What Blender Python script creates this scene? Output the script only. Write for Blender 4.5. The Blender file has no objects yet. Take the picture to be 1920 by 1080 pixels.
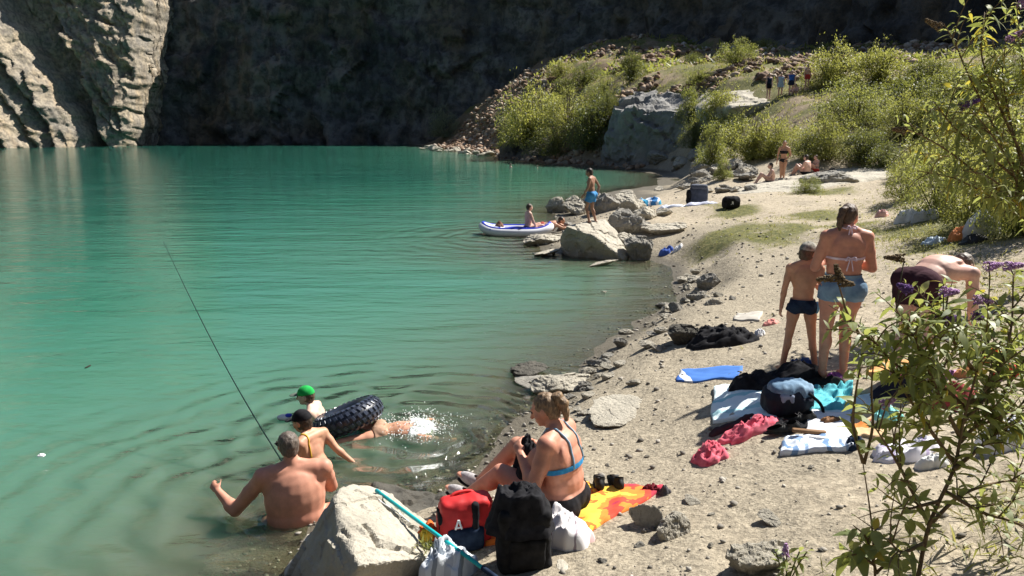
import bpy, bmesh, math, random
import numpy as np
from mathutils import Vector, Matrix
from mathutils.bvhtree import BVHTree
random.seed(7); rng = np.random.default_rng(7)
SC = bpy.context.scene
COL = SC.collection
# ---------------------------------------------------------------- camera geometry (1920x1080 photograph)
FPX, CH, YH = 1400.0, 3.1, 240.0
TH = math.atan((540-YH)/FPX); CT, ST = math.cos(TH), math.sin(TH)
def ray(px, py):
    a = (px-960)/FPX; b = (540-py)/FPX
    return Vector((a, CT+b*ST, -ST+b*CT))
def gz(px, py, z):
    r = ray(px, py); k = (z-CH)/r.z
    return Vector((r.x*k, r.y*k, z))
def gy(px, py, Y):
    r = ray(px, py); k = Y/r.y
    return Vector((r.x*k, Y, CH+r.z*k))
SUN = Vector((0.70, 0.45, 0.92)).normalized()
# ---------------------------------------------------------------- noise
def _h(i, j, k, s):
    n = (i*374761393 + j*668265263 + k*2147483647 + s*1274126177) & 0xffffffff
    n = ((n ^ (n >> 13))*1274126177) & 0xffffffff
    n = (n ^ (n >> 16))*2246822519 & 0xffffffff
    return ((n >> 8) & 0xffff)/65535.0*2-1
def noise(p, s=0):
    p = np.asarray(p, float); f = np.floor(p).astype(np.int64); t = p-f; t = t*t*t*(t*(t*6-15)+10)
    x, y, z = f[..., 0], f[..., 1], f[..., 2]; u, v, w = t[..., 0], t[..., 1], t[..., 2]
    r = 0
    for a in (0, 1):
        for b in (0, 1):
            for c in (0, 1):
                r = r + (u if a else 1-u)*(v if b else 1-v)*(w if c else 1-w)*_h(x+a, y+b, z+c, s)
    return r
def fbm(p, oct=4, s=0, gain=.5, ridge=False):
    p = np.asarray(p, float); r = 0; a = 1; tot = 0
    for o in range(oct):
        n = noise(p*(2**o), s+o*17)
        if ridge: n = 1-2*np.abs(n)
        r = r+a*n; tot += a; a *= gain
    return r/tot
def facet(u, v, s=0, tilt=.9):
    """broken rock: flat tilted facets on jittered cells"""
    iu = np.floor(u).astype(np.int64); iv = np.floor(v).astype(np.int64); best = np.full(u.shape, 9e9); out = np.zeros(u.shape)
    for a in (-1, 0, 1):
        for b in (-1, 0, 1):
            x, y = iu+a, iv+b; z = 0*x; cx = x+.5+.45*_h(x, y, z, s); cy = y+.5+.45*_h(x, y, z, s+1); d = (u-cx)**2+(v-cy)**2
            h_ = .5*_h(x, y, z, s+2)+tilt*(_h(x, y, z, s+3)*(u-cx)+_h(x, y, z, s+4)*(v-cy)); m = d < best; best = np.where(m, d, best); out = np.where(m, h_, out)
    return out
def facet3(p, s=0, tilt=.8):
    ip = np.floor(p).astype(np.int64); best = np.full(len(p), 9e9); out = np.zeros(len(p))
    for a in (-1, 0, 1):
        for b in (-1, 0, 1):
            for c in (-1, 0, 1):
                x, y, z = ip[:, 0]+a, ip[:, 1]+b, ip[:, 2]+c; q = np.stack([x+.5+.45*_h(x, y, z, s), y+.5+.45*_h(x, y, z, s+1), z+.5+.45*_h(x, y, z, s+2)], -1); e = p-q; d = (e*e).sum(1)
                g = np.stack([_h(x, y, z, s+4), _h(x, y, z, s+5), _h(x, y, z, s+6)], -1); h_ = .4*_h(x, y, z, s+3)+tilt*(g*e).sum(1); m = d < best; best = np.where(m, d, best); out = np.where(m, h_, out)
    return out
def sstep(a, b, x):
    t = np.clip((x-a)/(b-a), 0, 1); return t*t*(3-2*t)
# ---------------------------------------------------------------- objects
def obj(name, V, Fc, m=None, parent=None, smooth=False, attrs=None):
    me = bpy.data.meshes.new(name)
    V = np.asarray(V, float).reshape(-1, 3)
    if isinstance(Fc, np.ndarray) and Fc.ndim == 2:
        k = Fc.shape[1]; n = len(Fc)
        me.vertices.add(len(V)); me.vertices.foreach_set('co', V.ravel())
        me.loops.add(n*k); me.loops.foreach_set('vertex_index', Fc.ravel().astype(np.int32))
        me.polygons.add(n); me.polygons.foreach_set('loop_start', np.arange(0, n*k, k, dtype=np.int32))
        me.update(calc_edges=True); me.validate()
    else:
        me.from_pydata([tuple(v) for v in V], [], [tuple(int(i) for i in f) for f in Fc])
    if attrs:
        for k, a in attrs.items():
            at = me.attributes.new(k, 'FLOAT', 'POINT'); at.data.foreach_set('value', np.asarray(a, np.float32))
    return link(name, me, m, parent, smooth)
def link(name, me, m=None, parent=None, smooth=False):
    if smooth: me.polygons.foreach_set('use_smooth', [True]*len(me.polygons))
    if m and not me.materials: me.materials.append(m)
    o = bpy.data.objects.new(name, me); COL.objects.link(o)
    if parent:
        o.parent = parent; o.matrix_parent_inverse = parent.matrix_basis.inverted()
    return o
def tag(o, label, cat, group=None):
    o['label'] = label; o['category'] = cat
    if group: o['group'] = group
    return o
def struct(o): o['kind'] = 'structure'; return o
def stuff(o, label=None, cat=None):
    o['kind'] = 'stuff'
    if label: o['label'] = label; o['category'] = cat
    return o
def thing(name, label, cat, loc=(0, 0, 0), group=None):
    o = bpy.data.objects.new(name, None); COL.objects.link(o); o.location = loc; o.empty_display_size = .1
    return tag(o, label, cat, group)
class MB:
    """collects pieces of one mesh"""
    def __init__(s): s.v = []; s.f = []; s.n = 0
    def add(s, V, Fc):
        V = np.asarray(V, float).reshape(-1, 3); s.v.append(V)
        s.f += [tuple(int(i)+s.n for i in f) for f in Fc]; s.n += len(V); return s
    def obj(s, name, m, parent=None, smooth=True): return obj(name, np.concatenate(s.v), s.f, m, parent, smooth)
def frame(d, ref=None):
    d = Vector(d).normalized()
    ref = Vector(ref) if ref is not None else (Vector((0, 0, 1)) if abs(d.z) < .95 else Vector((1, 0, 0)))
    x = ref.cross(d)
    if x.length < 1e-5: x = Vector((0, 1, 0)).cross(d)
    x.normalize(); y = d.cross(x)
    return x, y, d
def capsule(a, b, ra, rb, n=14, flat=False):
    a = Vector(a); b = Vector(b); x, y, d = frame(b-a); L = (b-a).length
    prof = []
    if flat: prof = [(0, 0), (ra, 0), (rb, L), (0, L)]
    else:
        for i in range(5): t = math.pi/2*(1-i/4); prof.append((ra*math.cos(t), -ra*math.sin(t)))
        for i in range(5): t = math.pi/2*i/4; prof.append((rb*math.cos(t), L+rb*math.sin(t)))
        prof[0] = (0, prof[0][1]); prof[-1] = (0, prof[-1][1])
    V = [a+d*prof[0][1]]; Fc = []
    for (r, h) in prof[1:-1]:
        for k in range(n):
            t = 2*math.pi*k/n; V.append(a+d*h+x*(r*math.cos(t))+y*(r*math.sin(t)))
    V.append(a+d*prof[-1][1]); m = len(prof)-2
    for k in range(n):
        k2 = (k+1) % n
        Fc.append((0, 1+k2, 1+k))
        for i in range(m-1): Fc.append((1+i*n+k, 1+i*n+k2, 1+(i+1)*n+k2, 1+(i+1)*n+k))
        Fc.append((len(V)-1, 1+(m-1)*n+k, 1+(m-1)*n+k2))
    return np.array([tuple(v) for v in V]), Fc
def ellip(c, R, ax=None, n=18, m=10):
    c = np.array(c, float); A = np.eye(3) if ax is None else np.array([tuple(a) for a in ax])
    V = [c+A[2]*R[2]]; Fc = []
    for i in range(1, m):
        t = math.pi*i/m
        for k in range(n):
            p = 2*math.pi*k/n
            V.append(c+A[0]*R[0]*math.sin(t)*math.cos(p)+A[1]*R[1]*math.sin(t)*math.sin(p)+A[2]*R[2]*math.cos(t))
    V.append(c-A[2]*R[2])
    for k in range(n):
        k2 = (k+1) % n
        Fc.append((0, 1+k, 1+k2))
        for i in range(m-2): Fc.append((1+i*n+k, 1+(i+1)*n+k, 1+(i+1)*n+k2, 1+i*n+k2))
        Fc.append((len(V)-1, 1+(m-2)*n+k2, 1+(m-2)*n+k))
    return np.array(V), Fc
def tube(pts, rad, n=8):
    """smooth tube through points, radius scalar or list"""
    pts = [Vector(p) for p in pts]; V = []; Fc = []
    if not hasattr(rad, '__len__'): rad = [rad]*len(pts)
    px = None
    for i, p in enumerate(pts):
        d = (pts[min(i+1, len(pts)-1)]-pts[max(i-1, 0)])
        x, y, d = frame(d, px) if px is None else frame(d)
        if px is not None:
            x = px-d*px.dot(d); x.normalize(); y = d.cross(x)
        px = x
        for k in range(n):
            t = 2*math.pi*k/n; V.append(tuple(p+x*(rad[i]*math.cos(t))+y*(rad[i]*math.sin(t))))
    for i in range(len(pts)-1):
        for k in range(n): Fc.append((i*n+k, i*n+(k+1) % n, (i+1)*n+(k+1) % n, (i+1)*n+k))
    Fc.append(tuple(range(n-1, -1, -1))); Fc.append(tuple(range((len(pts)-1)*n, len(pts)*n)))
    return np.array(V), Fc
def box(c, S, ax=None, bev=0):
    c = np.array(c, float); A = np.eye(3) if ax is None else np.array([tuple(a) for a in ax]); h = np.array(S)/2
    bm = bmesh.new(); bmesh.ops.create_cube(bm, size=1)
    for v in bm.verts: v.co = Vector((v.co.x*S[0], v.co.y*S[1], v.co.z*S[2]))
    if bev: bmesh.ops.bevel(bm, geom=bm.edges[:], offset=bev, segments=2, affect='EDGES', profile=.6)
    bm.verts.ensure_lookup_table(); bm.verts.index_update()
    V = np.array([tuple(v.co) for v in bm.verts])@A+c; Fc = [[v.index for v in f.verts] for f in bm.faces]; bm.free()
    return V, Fc
def spline(P, n):
    """Catmull-Rom through points"""
    P = [np.array(p, float) for p in P]; P = [2*P[0]-P[1]]+P+[2*P[-1]-P[-2]]; out = []; segs = len(P)-3
    for i in range(n):
        u = i/(n-1)*segs; k = min(int(u), segs-1); t = u-k; a, b, c, d = P[k:k+4]
        out.append(.5*((2*b)+(c-a)*t+(2*a-5*b+4*c-d)*t*t+(3*b-a-3*c+d)*t**3))
    return out
def remesh(parts, voxel, smooth=8, fac=.5):
    """one continuous surface out of overlapping closed pieces"""
    b = MB()
    for V, Fc in parts: b.add(V, Fc)
    o = obj('tmp', np.concatenate(b.v), b.f)
    md = o.modifiers.new('r', 'REMESH'); md.mode = 'VOXEL'; md.voxel_size = voxel
    if smooth: sm = o.modifiers.new('s', 'SMOOTH'); sm.factor = fac; sm.iterations = smooth
    dg = bpy.context.evaluated_depsgraph_get()
    me = bpy.data.meshes.new_from_object(o.evaluated_get(dg))
    old = o.data; bpy.data.objects.remove(o); bpy.data.meshes.remove(old)
    return me
def vco(me):
    a = np.empty(len(me.vertices)*3); me.vertices.foreach_get('co', a); return a.reshape(-1, 3)
def setco(me, V): me.vertices.foreach_set('co', np.asarray(V, float).ravel()); me.update()
def vno(me):
    a = np.empty(len(me.vertices)*3); me.vertex_normals.foreach_get('vector', a); return a.reshape(-1, 3)
# ---------------------------------------------------------------- materials
def nodes(name):
    m = bpy.data.materials.new(name); m.use_nodes = True; nt = m.node_tree
    for n in list(nt.nodes): nt.nodes.remove(n)
    return m, nt
def N(nt, t, **k):
    n = nt.nodes.new(t)
    for a, v in k.items():
        if a in n.inputs: n.inputs[a].default_value = v
        else: setattr(n, a, v)
    return n
def ramp(nt, fac, stops, interp='LINEAR'):
    r = N(nt, 'ShaderNodeValToRGB'); cr = r.color_ramp; cr.interpolation = interp
    while len(cr.elements) < len(stops): cr.elements.new(.5)
    for e, (p, c) in zip(cr.elements, stops): e.position = p; e.color = (*c, 1) if len(c) == 3 else c
    nt.links.new(fac, r.inputs[0]); return r.outputs[0]
def mixc(nt, fac, a, b, mode='MIX'):
    n = N(nt, 'ShaderNodeMix', data_type='RGBA', blend_type=mode)
    for s, v in ((n.inputs[0], fac), (n.inputs[6], a), (n.inputs[7], b)):
        if hasattr(v, 'is_linked'): nt.links.new(v, s)
        else: s.default_value = (*v, 1) if hasattr(v, '__len__') and len(v) == 3 else v
    return n.outputs[2]
def coords(nt, kind='Object', scale=(1, 1, 1), rot=(0, 0, 0)):
    c = N(nt, 'ShaderNodeTexCoord'); mp = N(nt, 'ShaderNodeMapping'); mp.inputs['Scale'].default_value = scale; mp.inputs['Rotation'].default_value = rot
    nt.links.new(c.outputs[kind], mp.inputs[0]); return mp.outputs[0]
def ntex(nt, vec, scale, detail=5, rough=.55, dist=0):
    n = N(nt, 'ShaderNodeTexNoise', Scale=scale, Detail=detail, Roughness=rough, Distortion=dist); nt.links.new(vec, n.inputs['Vector']); return n.outputs['Fac']
def vtex(nt, vec, scale, out='Distance', feature='F1'):
    n = N(nt, 'ShaderNodeTexVoronoi', Scale=scale, feature=feature); nt.links.new(vec, n.inputs['Vector']); return n.outputs[out]
def bump(nt, h, strength, dist, prev=None):
    b = N(nt, 'ShaderNodeBump', Strength=strength, Distance=dist); nt.links.new(h, b.inputs['Height'])
    if prev: nt.links.new(prev, b.inputs['Normal'])
    return b.outputs[0]
def finish(nt, col, rough=.7, nrm=None, spec=.3, **k):
    p = N(nt, 'ShaderNodeBsdfPrincipled'); o = N(nt, 'ShaderNodeOutputMaterial')
    for s, v in (('Base Color', col), ('Roughness', rough), ('Specular IOR Level', spec), *k.items()):
        if hasattr(v, 'is_linked'): nt.links.new(v, p.inputs[s])
        else: p.inputs[s].default_value = (*v, 1) if hasattr(v, '__len__') and len(v) == 3 else v
    if nrm: nt.links.new(nrm, p.inputs['Normal'])
    nt.links.new(p.outputs[0], o.inputs[0]); return p
def sh(c, f): return tuple(min(1, x*f) for x in c)
_pm = {}
def pm(name, c, rough=.7, var=.18, scale=9, b=.25, bs=60, bd=.004, spec=.25, c2=None, **k):
    if name in _pm: return _pm[name]
    m, nt = nodes(name); v = coords(nt)
    n = ntex(nt, v, scale, 4)
    col = ramp(nt, n, [(.3, sh(c, 1-var)), (.7, c2 or sh(c, 1+var))])
    nb = bump(nt, ntex(nt, v, bs, 3), b, bd)
    finish(nt, col, rough, nb, spec, **k); _pm[name] = m; return m
def cloth(name, c, c2=None, var=.12, scale=14): return pm('cloth_'+name, c, .9, var, scale, .5, 220, .0015, .1, c2)
def rockmat(name, a, b, dark, scale=1.0, bmp=.5, bd=.05, stain=.45):
    m, nt = nodes(name); v = coords(nt, 'Object')
    n1 = ntex(nt, v, 1.3*scale, 8, .62, .4); n2 = ntex(nt, v, 7*scale, 6, .65)
    col = ramp(nt, n1, [(.34, a), (.62, b)])
    col = mixc(nt, ramp(nt, n2, [(.3, (0, 0, 0)), (.75, (1, 1, 1))]), mixc(nt, stain, col, dark), col)
    vz = coords(nt, 'Object', (.7, .7, 3.2)); st = ntex(nt, vz, 2.2*scale, 5, .6)
    col = mixc(nt, ramp(nt, st, [(.58, (0, 0, 0)), (.72, (.5, .5, .5))]), col, dark)
    cr = vtex(nt, v, 2.1*scale, 'Distance', 'DISTANCE_TO_EDGE')
    h = bump(nt, n2, bmp, bd); h = bump(nt, ntex(nt, v, 26*scale, 5, .7), bmp*.8, bd*.35, h)
    finish(nt, col, .88, h, .2); return m
M_ROCK = rockmat('pale_rock', (.42, .39, .32), (.55, .51, .42), (.24, .21, .17), 1.2, .7, .05)
M_ROCK2 = rockmat('grey_rock', (.26, .25, .225), (.41, .385, .33), (.13, .12, .11), 1.4, .7, .05)
M_WETROCK = rockmat('wet_rock', (.07, .065, .055), (.13, .12, .1), (.04, .04, .035), 1.4, .6, .03)
# ---------------------------------------------------------------- terrain
SH = [(530,1085),(585,985),(700,950),(820,930),(905,880),(955,805),(1000,765),(1090,692),(1130,652),(1200,600),(1272,560),(1262,505),(1200,482),(1060,478),(1005,468),(1015,440),(1050,420),(1040,398),(1075,380),(1150,358),(1228,347),(1236,328),(1130,313),(1040,309),(935,298),(925,290),(880,286),(820,277),(780,272)]
SHP = [(-3, -6), (-1.9, 2)]+[tuple(gz(x, y, 0))[:2] for x, y in SH]+[(-19, 170), (-19, 400), (400, 400), (400, -60), (-3, -60)]
SHP = np.array(SHP)
def sdist(x, y):
    x = np.asarray(x, float); y = np.asarray(y, float)
    d = np.full(x.shape, 1e9); ins = np.zeros(x.shape, bool)
    for i in range(len(SHP)):
        a = SHP[i]; b = SHP[(i+1) % len(SHP)]; e = b-a
        t = np.clip(((x-a[0])*e[0]+(y-a[1])*e[1])/(e@e), 0, 1)
        d = np.minimum(d, np.hypot(x-a[0]-t*e[0], y-a[1]-t*e[1]))
        c = (a[1] > y) != (b[1] > y)
        with np.errstate(divide='ignore', invalid='ignore'): xi = a[0]+(y-a[1])*e[0]/(e[1] if e[1] else 1e-9)
        ins ^= c & (x < xi)
    return np.where(ins, d, -d)
CTL = [gz(*p) for p in [(1000,1080,.45),(1300,1080,.58),(1600,1080,.8),(1900,1080,1.0),(800,1060,.3),(1100,960,.42),(1250,940,.48),(1400,880,.53),(1650,880,.7),(1900,860,.95),(1150,800,.28),(1300,760,.42),(1450,700,.6),(1560,702,.66),(1750,720,.8),(1920,700,1.0),(1200,680,.28),(1350,620,.5),(1500,600,.65),(1700,600,.85),(1900,580,1.1),(1330,540,.42),(1350,480,.6),(1500,470,.8),(1650,470,1.0),(1850,450,1.35),(1280,430,.5),(1400,410,.8),(1550,400,1.0),(1650,400,1.15),(1800,415,1.4),(1300,375,.6),(1450,350,.95),(1550,335,1.15),(1680,325,1.4),(1290,345,.5)]]
CTL += [gy(*p) for p in [(1330,300,42),(1200,312,59),(1260,306,55.5),(1300,300,51),(1330,285,50),(1450,255,42),(1550,262,36),(1600,300,31),(1750,330,24),(1900,300,24),(1900,200,34),(1450,188,49),(1340,176,56),(1250,172,64),(1180,175,66),(1000,245,86),(950,262,92),(880,268,112),(1000,200,96),(1000,150,116),(900,205,128),(800,264,140),(1130,95,118),(1250,118,92),(1150,150,82),(1300,130,75),(1400,118,70),(1500,118,66),(1600,128,58),(1700,140,50),(1450,112,80),(1850,140,42),(1900,90,62)]]
CTL += [Vector(p) for p in [(3,-1,.9),(0,-1,.5),(8,0,1.4),(14,6,2.2),(25,12,4),(45,20,8),(90,30,14),(12,14,1.9),(-15,80,.4),(-1,30,.3),(-1,12,.2)]]
def ctr(x, y): return np.stack([np.asarray(x)/(np.asarray(y)+7.5)*2.2, np.log(np.asarray(y)+7.5)], -1)
_c = np.array([tuple(p) for p in CTL]); _q = ctr(_c[:, 0], _c[:, 1]); _n = len(_q)
def _k(r2): return np.where(r2 > 1e-12, .5*r2*np.log(r2+1e-300), 0)
_A = np.zeros((_n+3, _n+3)); _A[:_n, :_n] = _k(((_q[:, None]-_q[None])**2).sum(-1))+np.eye(_n)*.004
_A[:_n, _n] = _A[_n, :_n] = 1; _A[:_n, _n+1:] = _q; _A[_n+1:, :_n] = _q.T
_w = np.linalg.solve(_A, np.r_[_c[:, 2]/(_c[:, 1]+7.5), 0, 0, 0])
def hz(x, y, fine=True):
    """ground height"""
    x = np.atleast_1d(np.asarray(x, float)); y = np.atleast_1d(np.asarray(y, float)); sh0 = x.shape; x = x.ravel(); y = y.ravel()
    out = np.empty_like(x)
    for i in range(0, len(x), 20000):
        a, b = x[i:i+20000], y[i:i+20000]; q = ctr(a, b)
        z = _k(((q[:, None]-_q[None])**2).sum(-1))@_w[:_n]+_w[_n]+q@_w[_n+1:]
        z = np.maximum(z*(b+7.5), .05); s = sdist(a, b)
        p = np.stack([a, b, 0*a], -1)
        if fine:
            f = fbm(p*.35, 3, 3)*.02*(b+6)*.35+fbm(p*1.7, 3, 5)*.035+fbm(p*6, 2, 9)*.012
            f = f+sstep(60, 90, b)*fbm(p*.25, 4, 31)*1.0
            z = z+f*sstep(0, 1.2, s)
        s2 = s+.12*fbm(p*1.6, 3, 21)*(1+b*.03) if fine else s
        m = sstep(-.02, .06*(b+2.5)+.35, s2)
        out[i:i+20000] = np.where(s2 > 0, z*m+.004, -np.minimum(2.5, .16*np.abs(s2)+.02*s2*s2))
    return out.reshape(sh0)
def h1(x, y): return float(hz([x], [y])[0])
def gp(px, py, dz=0):
    """point of the ground seen at a pixel"""
    r = ray(px, py); ks = np.exp(np.linspace(math.log(2.5), math.log(190), 260)); X = r.x*ks; Y = r.y*ks; Z = CH+r.z*ks
    G = np.maximum(hz(X, Y, False), 0); i = np.argmax(Z < G)
    if i == 0: i = len(ks)-1
    d0 = Z[i-1]-G[i-1]; d1 = G[i]-Z[i]; k = ks[i-1]+(ks[i]-ks[i-1])*d0/(d0+d1+1e-9)
    x, y = r.x*k, r.y*k
    return Vector((x, y, max(h1(x, y), 0)+dz))
def grid(nt_, nl, t0, t1, y0, y1, off=2.5):
    t = np.linspace(t0, t1, nt_); l = np.linspace(math.log(y0+off), math.log(y1+off), nl)
    Y = np.exp(l)-off; YY, TT = np.meshgrid(Y, t, indexing='ij'); XX = TT*(YY+off)
    i = np.arange((nl-1)*nt_).reshape(nl-1, nt_)[:, :-1].ravel()
    return XX.ravel(), YY.ravel(), np.stack([i, i+1, i+nt_+1, i+nt_], -1)
gx, gyy, gF = grid(400, 540, -1.05, 1.5, -1.2, 175)
gzv = hz(gx, gyy); gs = sdist(gx, gyy)
def blob(x, y, px, py, rx, ry):
    c = gp(px, py); return np.exp(-(((x-c.x)/rx)**2+((y-c.y)/ry)**2))
gnn = fbm(np.stack([gx, gyy, 0*gx], -1)*.9, 4, 77)
veg = np.zeros_like(gx)
for a in [(1430,440,1.3,1.6,1),(1360,400,1.0,1.8,.7),(1650,430,.9,2.2,.9),(1500,405,1.6,1.5,.6),(1740,450,1.0,1.4,.9),(1850,500,.9,1.5,.6),(1800,420,1.5,2.5,.9),(1540,365,1.2,1.2,.7),(1900,950,.5,.5,.4)]: veg = np.maximum(veg, a[4]*blob(gx, gyy, *a[:4]))
hill = sstep(.9, 2.2, gzv-.012*gyy)*sstep(20, 27, gyy)
hv = hill*(.50+1.0*gnn+.5*fbm(np.stack([gx, gyy, gzv], -1)*.12, 3, 13))
hv = np.maximum(hv, 0)*(1-.9*np.exp(-((gx-(-2+.10*(gyy-100)))/5.5)**2)*sstep(80, 92, gyy))
veg = np.clip(veg*(1+1.2*gnn)+hv, 0, 1); scree = np.maximum(sstep(55, 80, gyy), .75*hill)
m, nt = nodes('ground'); v = coords(nt)
def at(nt, n): return N(nt, 'ShaderNodeAttribute', attribute_name=n).outputs['Fac']
def mth(nt, op, a, b=0):
    n = N(nt, 'ShaderNodeMath', operation=op)
    for s, x in zip(n.inputs, (a, b)):
        if hasattr(x, 'is_linked'): nt.links.new(x, s)
        else: s.default_value = x
    return n.outputs[0]
n1 = ntex(nt, v, .9, 6, .6); n2 = ntex(nt, v, 9, 6, .65); n3 = ntex(nt, v, 45, 4, .7)
sand = ramp(nt, n2, [(.3, (.31, .26, .19)), (.55, (.47, .40, .295)), (.8, (.57, .50, .38))])
grav = ramp(nt, n3, [(.28, (.15, .13, .095)), (.5, (.36, .31, .23)), (.75, (.56, .49, .37))])
gf = mth(nt, 'ADD', ramp(nt, at(nt, 's'), [(0, (1, 1, 1)), (.3, (.75, .75, .75)), (.62, (.12, .12, .12))]), mth(nt, 'MULTIPLY', mth(nt, 'SUBTRACT', n1, .5), 2.2))
col = mixc(nt, ramp(nt, gf, [(.2, (0, 0, 0)), (.6, (1, 1, 1))]), sand, grav)
pb = ramp(nt, vtex(nt, v, 26, 'Color'), [(0, (.45,)*3), (1, (1.15,)*3)]); col = mixc(nt, .6, col, pb, 'MULTIPLY')
peb = N(nt, 'ShaderNodeTexVoronoi', Scale=17); nt.links.new(v, peb.inputs[0])
spot = ramp(nt, ntex(nt, v, 30, 3, .5), [(.64, (0, 0, 0)), (.70, (1, 1, 1))])
col = mixc(nt, mth(nt, 'MULTIPLY', spot, .7), col, (.10, .085, .065))
wet = ramp(nt, at(nt, 'wet'), [(.44, (1, 1, 1)), (.70, (0, 0, 0))])
col = mixc(nt, mth(nt, 'MULTIPLY', wet, .85), col, (.085, .075, .055))
scr = ramp(nt, n2, [(.3, (.07, .05, .028)), (.5, (.19, .135, .078)), (.72, (.38, .31, .22))])
col = mixc(nt, at(nt, 'scree'), col, scr)
grs = ramp(nt, n2, [(.3, (.05, .06, .02)), (.5, (.13, .13, .045)), (.75, (.26, .22, .10))])
col = mixc(nt, ramp(nt, mth(nt, 'ADD', at(nt, 'veg'), mth(nt, 'MULTIPLY', mth(nt, 'SUBTRACT', n2, .5), .8)), [(.3, (0, 0, 0)), (.6, (1, 1, 1))]), col, grs)
b = bump(nt, n2, .5, .05); b = bump(nt, n3, .7, .02, b); b = bump(nt, peb.outputs['Distance'], .5, .012, b)
finish(nt, col, mth(nt, 'SUBTRACT', .92, mth(nt, 'MULTIPLY', wet, .45)), b, .2); M_GROUND = m
struct(obj('ground', np.stack([gx, gyy, gzv], -1), gF, m, None, True, {'s': np.clip(gs/6, 0, 1), 'wet': np.clip(.5+(gzv-.05)*2.5, 0, 1), 'veg': veg, 'scree': scree}))
# ---------------------------------------------------------------- water
wx, wy, wF = grid(420, 560, -1.3, .62, 0.5, 168)
wd = np.log1p(np.maximum(-sdist(wx, wy)+.25*fbm(np.stack([wx*.5, wy*.5, 0*wx], -1), 3, 43)*np.minimum(1, .3+.05*wy), 0))/math.log(61)
keep = (sdist(wx, wy) < .6+.02*wy); kf = keep[wF].any(1)
wz = .007*fbm(np.stack([wx*.8, wy*2.0, 0*wx], -1), 3, 41)
m, nt = nodes('lake_water'); g = N(nt, 'ShaderNodeNewGeometry').outputs['Position']
def mp(nt, vec, loc=(0, 0, 0), scale=(1, 1, 1), rot=0):
    n = N(nt, 'ShaderNodeMapping'); n.inputs['Location'].default_value = loc; n.inputs['Scale'].default_value = scale; n.inputs['Rotation'].default_value = (0, 0, rot)
    nt.links.new(vec, n.inputs[0]); return n.outputs[0]
body = ramp(nt, at(nt, 'depth'), [(0, (.17, .15, .10)), (.12, (.145, .155, .098)), (.26, (.10, .165, .108)), (.40, (.064, .175, .117)), (.56, (.034, .156, .104)), (.74, (.014, .104, .074)), (1, (.007, .064, .047))])
big = ntex(nt, mp(nt, g, scale=(.08, .25, 1)), 1, 4, .5)
body = mixc(nt, ramp(nt, big, [(.3, (0, 0, 0)), (.7, (.3, .3, .3))]), body, (.07, .20, .155))
w1 = ntex(nt, mp(nt, g, scale=(1.1, 3.2, 1), rot=.12), 1, 4, .55); w2 = ntex(nt, mp(nt, g, scale=(.22, .75, 1), rot=-.1), 1, 3, .5)
w3 = ntex(nt, mp(nt, g, scale=(4, 9, 1), rot=.3), 1, 3, .55)
hh = bump(nt, w2, .6, .125); hh = bump(nt, w1, .75, .042, hh); hh = bump(nt, w3, .6, .013, hh)
for (cx, cy, R, wl, amp) in [(-1.9, 5.9, 3.8, .42, .030), (-.95, 7.2, 3.0, .34, .034), (-1.9, 7.3, 3.0, .4, .020), (0, 21.5, 5, .6, .02)]:
    c = mp(nt, g, loc=(-cx, -cy, 0)); L = N(nt, 'ShaderNodeVectorMath', operation='LENGTH'); nt.links.new(c, L.inputs[0])
    wv = mth(nt, 'SINE', mth(nt, 'ADD', mth(nt, 'MULTIPLY', L.outputs['Value'], 6.283/wl), mth(nt, 'MULTIPLY', ntex(nt, g, 1.1, 2), 9)))
    fall = N(nt, 'ShaderNodeMapRange'); nt.links.new(L.outputs['Value'], fall.inputs[0]); fall.inputs[1].default_value = .2; fall.inputs[2].default_value = R; fall.inputs[3].default_value = 1; fall.inputs[4].default_value = 0
    hh = bump(nt, mth(nt, 'MULTIPLY', wv, fall.outputs[0]), .8, amp, hh)
dif = N(nt, 'ShaderNodeBsdfPrincipled', Roughness=1.0, subsurface_method='BURLEY'); nt.links.new(body, dif.inputs['Base Color']); nt.links.new(hh, dif.inputs['Normal'])
dif.inputs['Specular IOR Level'].default_value = 0; dif.inputs['Subsurface Weight'].default_value = 1; dif.inputs['Subsurface Radius'].default_value = (.25, .5, .42); dif.inputs['Subsurface Scale'].default_value = 1.0
trn = N(nt, 'ShaderNodeBsdfTransparent'); trn.inputs[0].default_value = (.82, .86, .74, 1)
mx = N(nt, 'ShaderNodeMixShader'); nt.links.new(ramp(nt, at(nt, 'depth'), [(0, (.03,)*3), (.08, (.28,)*3), (.18, (.62,)*3), (.3, (.88,)*3), (.42, (1, 1, 1))]), mx.inputs[0]); nt.links.new(trn.outputs[0], mx.inputs[1]); nt.links.new(dif.outputs[0], mx.inputs[2])
gl = N(nt, 'ShaderNodeBsdfGlossy', Roughness=.06); nt.links.new(hh, gl.inputs['Normal'])
fr = N(nt, 'ShaderNodeFresnel', IOR=1.33); nt.links.new(hh, fr.inputs['Normal'])
mx2 = N(nt, 'ShaderNodeMixShader'); nt.links.new(mth(nt, 'MINIMUM', fr.outputs[0], .85), mx2.inputs[0]); nt.links.new(mx.outputs[0], mx2.inputs[1]); nt.links.new(gl.outputs[0], mx2.inputs[2])
o = N(nt, 'ShaderNodeOutputMaterial'); nt.links.new(mx2.outputs[0], o.inputs[0])
M_WATER = m
struct(obj('water', np.stack([wx, wy, wz], -1), wF[kf], m, None, True, {'depth': np.clip(wd, 0, 1)}))
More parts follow.
